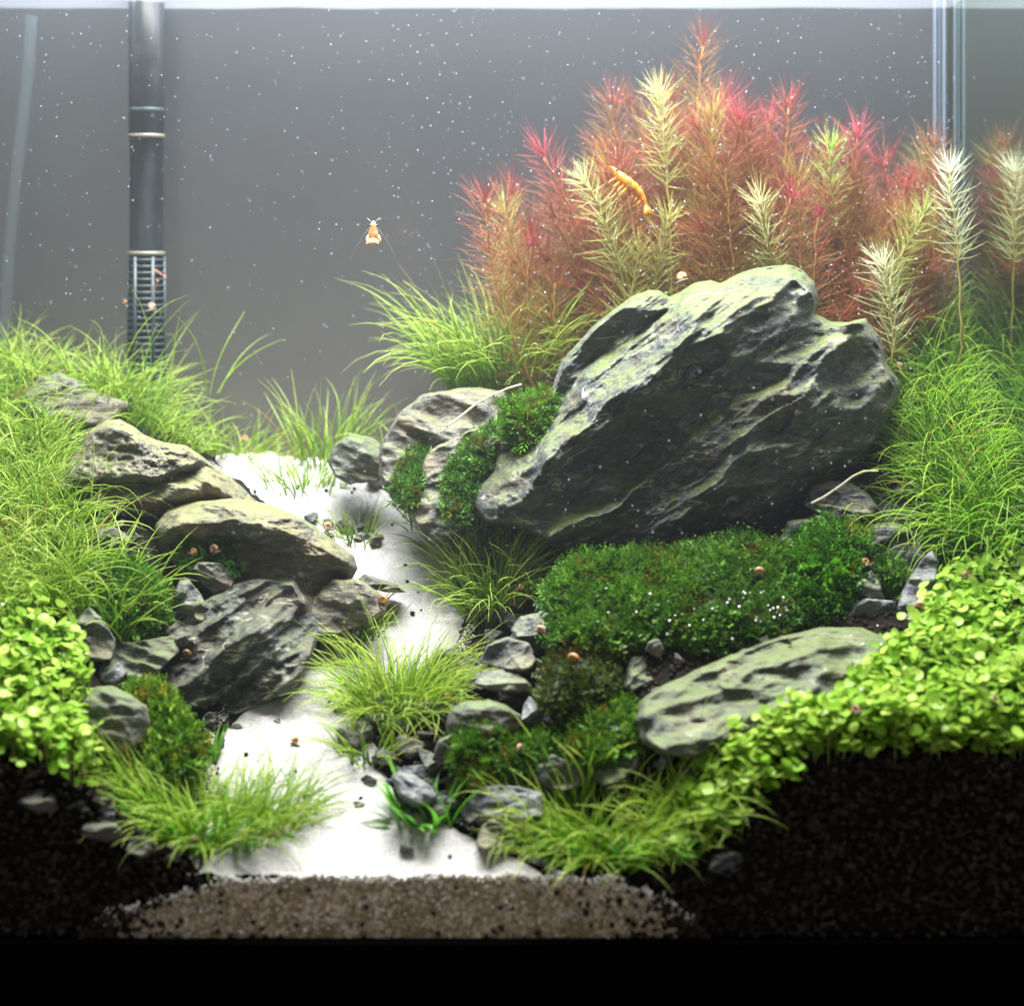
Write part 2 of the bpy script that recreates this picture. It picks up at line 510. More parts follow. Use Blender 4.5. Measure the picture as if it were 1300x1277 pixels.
FY = -0.16 + 0.03 * fbm(np.stack([FX.ravel() * 6, FZ.ravel() * 6, 0 * FX.ravel()], -1), 9, 3).reshape(FX.shape)
V = np.stack([FX.ravel(), FY.ravel(), FZ.ravel()], -1)
Vt = np.stack([fx, np.full(nfx, 0.25), tz - 0.02], -1)
i = np.arange(nfx * nfz).reshape(nfz, nfx)
F = np.stack([i[:-1, :-1].ravel(), i[:-1, 1:].ravel(), i[1:, 1:].ravel(), i[1:, :-1].ravel()], -1)
j = np.arange(nfx) + nfx * nfz
F2 = np.stack([i[-1, :-1], i[-1, 1:], j[1:], j[:-1]], -1)
obj('sand_bed', make_mesh('sand_bed', np.vstack([V, Vt]), [F, F2], [M['sandface']]), kind='structure')
def sandface_top(x):
    return np.interp(x, fx, tz, left=0, right=0)

# ------------------------------------------------------------------ the tank
def box(name, a, b, mat, parent=None, **kw):
    a = np.array(a, float); b = np.array(b, float)
    V = np.array([[(a, b)[i][0], (a, b)[j][1], (a, b)[k][2]] for i in (0, 1) for j in (0, 1) for k in (0, 1)])
    F = np.array([[0, 1, 3, 2], [4, 6, 7, 5], [0, 4, 5, 1], [2, 3, 7, 6], [0, 2, 6, 4], [1, 5, 7, 3]])
    return obj(name, make_mesh(name, V, [F], [mat], smooth_shade=False), parent, **kw)
tank = empty('aquarium', (-2.5, 12, -0.9), 'rectangular glass fish tank holding the whole planted underwater landscape', 'fish tank')
P = tank.location.copy() / S
def tp(v): return tuple(np.array(v) - np.array(P))
box('side_pane', tp((XR, -0.8, 0)), tp((XR + 0.5, YB + 0.5, ZTOP + 1)), M['mirror'], tank)
box('side_pane', tp((XL - 0.5, -0.8, 0)), tp((XL, YB + 0.5, ZTOP + 1)), M['mirror'], tank)
box('back_pane', tp((XL, YB, 0)), tp((XR, YB + 0.5, ZTOP + 1)), M['back'], tank)
box('front_pane', tp((XL, -0.8, 0)), tp((XR, -0.35, ZTOP + 1)), M['clear'], tank)
box('base_pane', tp((XL - 0.5, -0.8, -0.8)), tp((XR + 0.5, YB + 0.5, -0.02)), M['stand'], tank)
for (xa, w, d) in ((19.30, 0.10, 0.28), (19.52, 0.07, 0.16), (19.70, 0.12, 0.3)):
    box('silicone_seam', tp((xa, YB - d, 0)), tp((xa + w, YB - 0.01, ZTOP + 0.5)), M['seam'], tank)
box('aquarium_stand', (XL - 0.5, -0.9, -6.0), (XR + 0.5, YB + 0.5, -0.85), M['stand'], label='plain black cabinet top under the glass fish tank', cat='cabinet')
# water surface
n = 60
wx, wy = np.meshgrid(np.linspace(XL + .02, XR - .02, n), np.linspace(-0.3, YB - .03, n))
wz = 35.1 + 0.05 * fbm(np.stack([wx.ravel() * .4, wy.ravel() * .4, 0 * wx.ravel()], -1), 4, 2).reshape(wx.shape)
i = np.arange(n * n).reshape(n, n)
obj('water', make_mesh('water', np.stack([wx.ravel(), wy.ravel(), wz.ravel()], -1), [np.stack([i[:-1, :-1].ravel(), i[:-1, 1:].ravel(), i[1:, 1:].ravel(), i[1:, :-1].ravel()], -1)], [M['water']]), kind='structure')

t = NT('slightly_milky_water')
vol = t.n('ShaderNodeVolumePrincipled')
vol.inputs['Color'].default_value = (0.82, 0.92, 1.0, 1)
vol.inputs['Density'].default_value = 0.11
t.l(vol.outputs[0], t.out.inputs['Volume'])
box('water', (XL + .01, -0.34, -.01), (XR - .01, YB - .01, 35.0), t.m, kind='structure')

# ------------------------------------------------------------------ tubes, generic
def tube_mesh(path, rad, ns=8, cap=True):
    path = np.asarray(path, float); rad = np.broadcast_to(np.asarray(rad, float), (len(path),))
    tg = norm(np.gradient(path, axis=0))
    ref = np.array([0.13, 0.97, 0.21])
    a = norm(np.cross(tg, ref)); b = np.cross(tg, a)
    ang = np.linspace(0, 2 * np.pi, ns, endpoint=False)
    V = path[:, None, :] + rad[:, None, None] * (np.cos(ang)[None, :, None] * a[:, None, :] + np.sin(ang)[None, :, None] * b[:, None, :])
    n = len(path)
    i = np.arange(n * ns).reshape(n, ns)
    j = np.roll(i, -1, 1)
    F = np.stack([i[:-1].ravel(), j[:-1].ravel(), j[1:].ravel(), i[1:].ravel()], -1)
    V = V.reshape(-1, 3)
    T = []
    if cap:
        c0, c1 = len(V), len(V) + 1
        V = np.vstack([V, path[0], path[-1]])
        T = np.vstack([np.stack([np.full(ns, c0), j[0], i[0]], -1), np.stack([np.full(ns, c1), i[-1], j[-1]], -1)])
    return V, F, T
def join(parts):
    """[(V,F4,F3)] -> V,F4,F3"""
    Vs, Fs, Ts, n = [], [], [], 0
    for V, F, T in parts:
        Vs.append(V)
        if len(F): Fs.append(np.asarray(F) + n)
        if len(T): Ts.append(np.asarray(T) + n)
        n += len(V)
    return np.vstack(Vs), (np.vstack(Fs) if Fs else np.zeros((0, 4), int)), (np.vstack(Ts) if Ts else np.zeros((0, 3), int))

# filter intake
fy_ = 21.6
kx = kof(fy_)
def tz_(py): return EYE - (py - HOR) * kx
xc = (186 - PX0) * kx
base = np.array([xc, fy_, tz_(500)])
ft = empty('filter_tube', base, 'smoky grey filter intake tube with ribbed strainer standing at the back left', 'filter tube')
def lathe(prof, ns=32):
    path = np.array([[0, 0, z] for z, r in prof], float)
    ang = np.linspace(0, 2 * np.pi, ns, endpoint=False)
    V = np.array([[r * math.cos(a), r * math.sin(a), z] for z, r in prof for a in ang])
    n = len(prof)
    i = np.arange(n * ns).reshape(n, ns); j = np.roll(i, -1, 1)
    return V, np.stack([i[:-1].ravel(), j[:-1].ravel(), j[1:].ravel(), i[1:].ravel()], -1), np.zeros((0, 3), int)
def hz(py): return tz_(py) - base[2]
def part_mesh(name, g, mat, col=None):
    return make_mesh(name, g[0], [g[1], g[2]], [mat], col=col)
r0 = 22.5 * kx
obj('pipe', part_mesh('pipe', lathe([(hz(322), r0 * .94), (hz(175), r0 * .95), (hz(174), r0), (hz(-60), r0), (hz(-60), r0 * .8), (hz(322), r0 * .8), (hz(322), r0 * .94)]), M['tube']), ft)
for py, r in ((173, 1.03), (322, 1.06), (140, 1.01)):
    obj('collar', part_mesh('collar', lathe([(hz(py + 3), r0 * .95), (hz(py + 2), r0 * r), (hz(py - 2), r0 * r), (hz(py - 3), r0 * .95)]), M['collar'] if py != 140 else M['strainer']), ft)
st = obj('strainer', part_mesh('strainer', lathe([(hz(500), 0.01), (hz(500), r0 * .86), (hz(322), r0 * .86)]), M['tube']), ft)
ring = part_mesh('strainer_ring', lathe([(0.06, r0 * .86), (0.05, r0 * 1.04), (-0.05, r0 * 1.04), (-0.06, r0 * .86)]), M['strainer'])
for q, py in enumerate(np.arange(330, 500, 8.2)):
    obj('strainer_ring', ring, st, loc=(0, 0, hz(py)))
for a in np.linspace(0, 2 * np.pi, 6, endpoint=False):
    g = tube_mesh([[math.cos(a) * r0 * .98, math.sin(a) * r0 * .98, hz(498)], [math.cos(a) * r0 * .98, math.sin(a) * r0 * .98, hz(326)]], 0.10, 6)
    obj('strainer_bar', part_mesh('strainer_bar', g, M['strainer']), st)
# tube made up to stand for a faint pale streak at the left
pts = [p2w(*q, 22.6) for q in ((40, 20), (36, 90), (28, 160), (19, 240), (11, 330), (6, 440))]
g = tube_mesh(pts, 8 * kof(22.6), 12)
obj('streak', part_mesh('streak', g, M['palestreak']), label='faint pale blue hose built as a slanting tube at the left edge by the back glass', cat='streak')

# ------------------------------------------------------------------ rocks
def polar_shape(poly, Y, front, back, nr=40, nt=160, c=None, tilt=0.0, jag=0.012, seed=0, p=3.6, q=1.9, relief=None, facets=0, strata=None, noise=(0.12, 0.9), plates=(0, 1, 15), steep=0.75, smoothpoly=0, rim=0.06):
    poly = np.asarray(poly, float)
    c = poly.mean(0) if c is None else np.asarray(c, float)
    th = np.linspace(0, 2 * np.pi, nt, endpoint=False)
    D = np.stack([np.cos(th), np.sin(th)], -1)
    R = np.zeros(nt)
    A = poly - c; B = np.roll(A, -1, 0)
    for i in range(len(A)):
        e = B[i] - A[i]
        den = D[:, 0] * e[1] - D[:, 1] * e[0]
        den = np.where(np.abs(den) < 1e-9, 1e-9, den)
        s = (A[i][0] * e[1] - A[i][1] * e[0]) / den
        u = (A[i][0] * D[:, 1] - A[i][1] * D[:, 0]) / den
        ok = (s > 0) & (u >= -1e-6) & (u <= 1 + 1e-6)
        R = np.where(ok, np.maximum(R, s), R)
    for _ in range(smoothpoly):
        R = (np.roll(R, 1) + 2 * R + np.roll(R, -1)) / 4
    if jag:
        R = R * (1 + jag * fbm(np.stack([D[:, 0] * 4, D[:, 1] * 4, np.full(nt, seed * 1.7)], -1), seed, 4) * 2)
    r = np.sin(np.linspace(0, np.pi / 2, nr + 1))[1:] if not relief else np.linspace(0, 1, nr + 1)[1:] ** 0.85
    PX = np.vstack([c[None], (c[None, None] + r[:, None, None] * R[None, :, None] * D[None]).reshape(-1, 2)])
    rr = np.concatenate([[0], np.repeat(r, nt)])
    f = np.clip(1 - rr ** p, 0, 1) ** (1 / q)
    k0 = kof(Y)
    zc = EYE - (c[1] - HOR) * k0
    def lift(sgn, depth):
        y0 = Y + tilt * ((EYE - (PX[:, 1] - HOR) * k0) - zc)
        xx = (PX[:, 0] - PX0) * k0; zz = EYE - (PX[:, 1] - HOR) * k0
        d = depth * f
        loc = np.stack([xx, zz, np.full(len(xx), seed * 3.3)], -1)
        if facets:
            rs = np.random.default_rng(seed * 7 + (0 if sgn < 0 else 1))
            size = max(np.ptp(xx), np.ptp(zz))
            best = np.full(len(xx), 1e9)
            for _ in range(facets):
                a = rs.uniform(0, 2 * np.pi); sl = rs.uniform(0.25, steep) * 2 * depth / size
                o = rs.uniform(0.55, 1.0) * depth
                pl = o + sl * ((xx - xx[0]) * math.cos(a) + (zz - zz[0]) * math.sin(a))
                best = np.minimum(best, pl)
            d = np.minimum(d, np.maximum(best, 0.02 * depth + 0 * d)) * np.where(rr > 0.97, 0.999, 1)
        edge = np.clip((1 - rr) / rim, 0, 1)
        if sgn < 0 and strata:
            lam, amp, ang = strata
            a = math.radians(ang)
            v = (-(zz) * math.cos(a) + xx * math.sin(a))
            v = v + 0.35 * lam * fbm(loc * np.array([0.7, 0.7, 1]) / lam * 0.6, seed + 3, 3)
            s = (v / lam) % 1.0
            saw = np.where(s < 0.3, smooth(s / 0.3), 1 - (s - 0.3) / 0.7)
            d = d + edge * amp * (saw - 0.5) * (0.6 + 0.6 * fbm(loc * 0.5, seed + 9, 2))
        if sgn < 0 and relief:
            d = d + edge * relief(PX[:, 0], PX[:, 1])
        if plates[0]:
            a = math.radians(plates[2])
            u_ = xx * math.cos(a) + zz * math.sin(a); v_ = -xx * math.sin(a) + zz * math.cos(a)
            q_ = np.stack([u_ * 0.45, v_ * 1.25, np.full(len(xx), seed * 2.1 + sgn)], -1) * plates[1]
            wu = u_ + .25 * fbm(q_ * 1.3, seed + 13, 3) / plates[1]; wv = v_ + .25 * fbm(q_ * 1.3 + 9, seed + 14, 3) / plates[1]
            ch = 0
            for lv, (cs, am) in enumerate(((1.5, 1.0), (.62, .8), (.27, .7))):
                cs = cs / plates[1]
                ch = ch + am * chisel(wu * .55, wv * 1.25, cs, seed + 31 * lv + (7 if sgn > 0 else 0))
            d = d + edge * plates[0] * 4.5 * ch
        if noise[0]:
            d = d + edge * noise[0] * (fbm(loc * noise[1], seed + 5, 5, 0.55) + 0.6 * fbm(loc * noise[1] * 1.7, seed + 6, 4, 0.5, True)) + edge * noise[0] * 0.28 * fbm(loc * noise[1] * 5, seed + 7, 4, 0.6, True)
        y = y0 + sgn * d
        # keep the outline where it is seen: shift x,z for the depth of each point
        k = kof(y)
        return np.stack([(PX[:, 0] - PX0) * k, y, EYE - (PX[:, 1] - HOR) * k], -1)
    Vf = lift(-1, front)
    Vb = lift(+1, back)
    n1 = len(Vf)
    ring0 = 1 + np.arange(nt)
    def faces(off):
        T = np.stack([np.full(nt, off), off + ring0, off + np.roll(ring0, -1)], -1)
        i = off + 1 + np.arange(nr * nt).reshape(nr, nt)
        j = np.roll(i, -1, 1)
        Q = np.stack([i[:-1].ravel(), i[1:].ravel(), j[1:].ravel(), j[:-1].ravel()], -1)
        return T, Q
    T1, Q1 = faces(0)
    T2, Q2 = faces(n1)
    T2 = T2[:, ::-1]; Q2 = Q2[:, ::-1]
    # weld rims
    rim1 = n1 - nt + np.arange(nt); rim2 = 2 * n1 - nt + np.arange(nt)
    mp = np.arange(2 * n1); mp[rim2] = rim1
    Vall = np.vstack([Vf, Vb])
    Q = np.vstack([Q1, mp[Q2]]); T = np.vstack([T1, mp[T2]])
    keep = np.ones(2 * n1, bool); keep[rim2] = False
    new = np.cumsum(keep) - 1
    return Vall[keep], new[Q], new[T], (Vf, Q1, T1)

def rock(label, poly, Y, front, back, mat, name='stone', cat='stone', group=None, flat=False, **kw):
    V, Q, T, _ = polar_shape(poly, Y, front, back, **kw)
    o = V.mean(0); o[2] = V[:, 2].min()
    # outward winding check: front faces must look to -y
    me = make_mesh(name, V - o, [Q, T], [M[mat]], smooth_shade=True)
    ob = obj(name, me, label=label, cat=cat, group=group, loc=o)
    return ob

# the big leaning rock
HERO = [(596, 622), (603, 590), (622, 562), (648, 540), (676, 520), (700, 497), (706, 474), (722, 448), (748, 420), (775, 396), (800, 376), (822, 366), (838, 368), (850, 378), (862, 374), (880, 362),
        (902, 355), (915, 358), (935, 348), (960, 341), (1000, 338), (1022, 345), (1036, 356), (1040, 378), (1036, 398), (1052, 408), (1080, 408), (1100, 402), (1110, 420), (1121, 438), (1126, 462), (1143, 490), (1136, 520), (1118, 560), (1085, 590),
        (1050, 610), (1020, 640), (990, 665), (950, 690), (900, 702), (840, 708), (780, 712), (730, 705), (690, 690), (650, 672), (612, 664), (600, 645)]
def line(pts):
    a = np.array(pts, float)
    return lambda x: np.interp(x, a[:, 0], a[:, 1])
hx = [p[0] for p in HERO[:36]]
L0 = line([(596, 622), (603, 590), (622, 562), (648, 540), (676, 520), (700, 497), (722, 448), (748, 420), (775, 396), (800, 376), (822, 366), (850, 374), (880, 362), (935, 348), (1000, 338), (1036, 356), (1040, 400), (1100, 402), (1121, 438), (1143, 490)])
L1 = line([(596, 628), (610, 610), (640, 580), (690, 540), (728, 492), (752, 458), (805, 432), (857, 385), (865, 376), (880, 362), (935, 348), (1000, 338), (1036, 358), (1040, 400), (1100, 402), (1143, 490)])
L2 = line([(596, 668), (625, 664), (655, 640), (694, 590), (735, 545), (784, 506), (820, 490), (844, 470), (866, 441), (917, 424), (950, 400), (978, 380), (1004, 358), (1040, 382), (1042, 404), (1100, 408), (1143, 495)])
L3 = line([(596, 672), (640, 680), (680, 690), (735, 662), (780, 640), (848, 582), (900, 528), (935, 505), (1000, 478), (1016, 457), (1038, 428), (1103, 414), (1143, 500)])
L4 = line([(596, 674), (680, 700), (732, 690), (788, 660), (857, 628), (891, 612), (935, 574), (991, 543), (1012, 507), (1064, 502), (1141, 505)])
L5 = line([(596, 670), (700, 720), (900, 712), (1143, 560)])
def hero_relief(px, py):
    wq = np.stack([px * 0.012, py * 0.012, 0 * px], -1)
    wob = 9 * fbm(wq * 1.6, 41, 4); wob2 = 7 * fbm(wq * 2.6, 42, 4)
    y = py + wob
    lines = [L0(px) - 2, L1(px + wob2), L2(px + wob2), L3(px + wob2 * 1.6), L4(px + wob2 * 1.6), L5(px)]
    for i in range(1, 6): lines[i] = np.maximum(lines[i], lines[i - 1] + 0.5)
    lines[5] = np.maximum(lines[5], lines[4] + 5)
    prof = [
        ([0, .25, .6, 1], [0, 0.35, -0.15, -0.35]),
        ([0, .12, .55, 1], [-0.35, 0.30, 1.25, 1.95]),
        ([0, .05, .2, .5, .8, .93, 1], [1.95, 1.6, 1.15, 1.0, 0.75, 0.8, 0.9]),
        ([0, .15, .28, .7, .92, 1], [0.9, 1.4, 1.2, 0.85, 0.9, 1.0]),
        ([0, .12, .3, .6, .7, 1], [1.0, 1.45, 1.2, 0.8, 1.0, 0.3]),
    ]
    rel = np.zeros(len(px))
    for i, (a, b) in enumerate(prof):
        m = (y >= lines[i]) & (y < lines[i + 1])
        f = (y - lines[i]) / (lines[i + 1] - lines[i])
        rel = np.where(m, np.interp(f, a, b), rel)
    rel = np.where(y >= lines[5], 0.3, rel)
    # strata streaks parallel to the ledges
    a = math.radians(37)
    u = px * math.cos(a) - py * math.sin(a); v = px * math.sin(a) + py * math.cos(a)
    st = fbm(np.stack([u * 0.006, v * 0.035, 0 * u], -1), 51, 5, 0.55, True)
    st2 = fbm(np.stack([u * 0.02, v * 0.075, 0 * u], -1), 52, 4, 0.6)
    st3 = fbm(np.stack([u * 0.03, v * 0.16, 0 * u], -1), 53, 3, 0.6, True)
    return rel + 0.30 * st + 0.06 * st2 + 0.09 * st3
rock('huge dark slate rock with mossy green top leaning in front of the red plants', HERO, 13.6, 1.9, 2.6, 'hero', name='boulder', cat='rock', nr=150, nt=480, c=(862, 545), relief=hero_relief, plates=(0.20, .75, 35), noise=(0.07, 1.6), seed=2, jag=0.02, p=8, q=1.6, rim=.03)

# left rock: a peak over a yellowish ledge
LEFT = [(58, 622), (80, 600), (97, 572), (112, 548), (135, 534), (152, 532), (168, 540), (183, 551), (205, 560), (236, 566), (256, 578), (275, 596), (300, 614), (322, 634), (338, 652), (300, 672), (210, 700), (140, 680), (90, 650)]
def left_relief(px, py):
    w = 6 * fbm(np.stack([px * .02, py * .02, 0 * px], -1), 61, 4)
    y = py + w
    c1 = line([(58, 630), (130, 612), (200, 610), (262, 588), (300, 612), (340, 640)])(px)
    c2 = c1 + 26
    rel = np.where(y < c1, 0.5 + 0.25 * np.clip((y - c1 + 60) / 60, -1, 1), 0)
    rel = np.where((y >= c1 - 8) & (y < c1), rel - 0.8 * (y - c1 + 8) / 8, rel)
    rel = np.where((y >= c1) & (y < c2), -0.25 + 0.95 * np.clip((y - c1) / 20, 0, 1), rel)
    rel = np.where(y >= c2, 0.70 - 1.0 * np.clip((y - c2) / 25, 0, 1), rel)
    return rel + 0.22 * fbm(np.stack([px * .03, py * .05, 0 * px], -1), 63, 5, .55, True)
rock('tan peaked rock with yellow green film above the left block', LEFT, 14.0, 1.6, 2.2, 'tan', cat='rock', name='rock', nr=60, nt=210, c=(190, 615), relief=left_relief, plates=(0.14, .9, -12), noise=(0.26, 1.3), seed=4, p=3, jag=.02)
BLOCK = [(196, 668), (212, 645), (250, 636), (300, 632), (335, 638), (368, 650), (400, 668), (428, 690), (450, 705), (456, 722), (440, 748), (436, 780), (420, 800), (380, 800), (330, 785), (270, 760), (225, 735), (200, 700)]
def block_relief(px, py):
    w = 5 * fbm(np.stack([px * .02, py * .02, 0 * px], -1), 71, 4)
    e = line([(196, 690), (230, 664), (300, 660), (350, 670), (400, 690), (440, 712), (460, 725)])(px)
    y = py + w
    rel = np.where(y < e, -0.9 + 1.5 * np.clip((y - e + 30) / 30, 0, 1), 0.6 - 0.9 * np.clip((y - e) / 30, 0, 1))
    return rel + 0.2 * fbm(np.stack([px * .02, py * .06, 0 * px], -1), 73, 5, .55, True)
rock('flat topped pale block jutting from the left rock towards the sand', BLOCK, 11.6, 1.5, 2.5, 'tan', cat='rock', name='rock', nr=56, nt=200, c=(320, 705), relief=block_relief, plates=(0.22, .9, -14), noise=(0.22, 1.5), seed=6, p=3.5)
DARK = [(205, 880), (190, 850), (205, 800), (228, 780), (262, 760), (290, 740), (330, 732), (375, 736), (392, 765), (404, 800), (398, 840), (372, 880), (330, 895), (300, 912), (250, 905)]
rock('black cracked rock with crisscross ledges below the pale block', DARK, 8.5, 1.7, 2.2, 'dark', cat='rock', name='rock', nr=56, nt=200, facets=9, plates=(0.30, 1.25, 34), noise=(0.12, 1.4), seed=8, steep=1.1, tilt=.45)

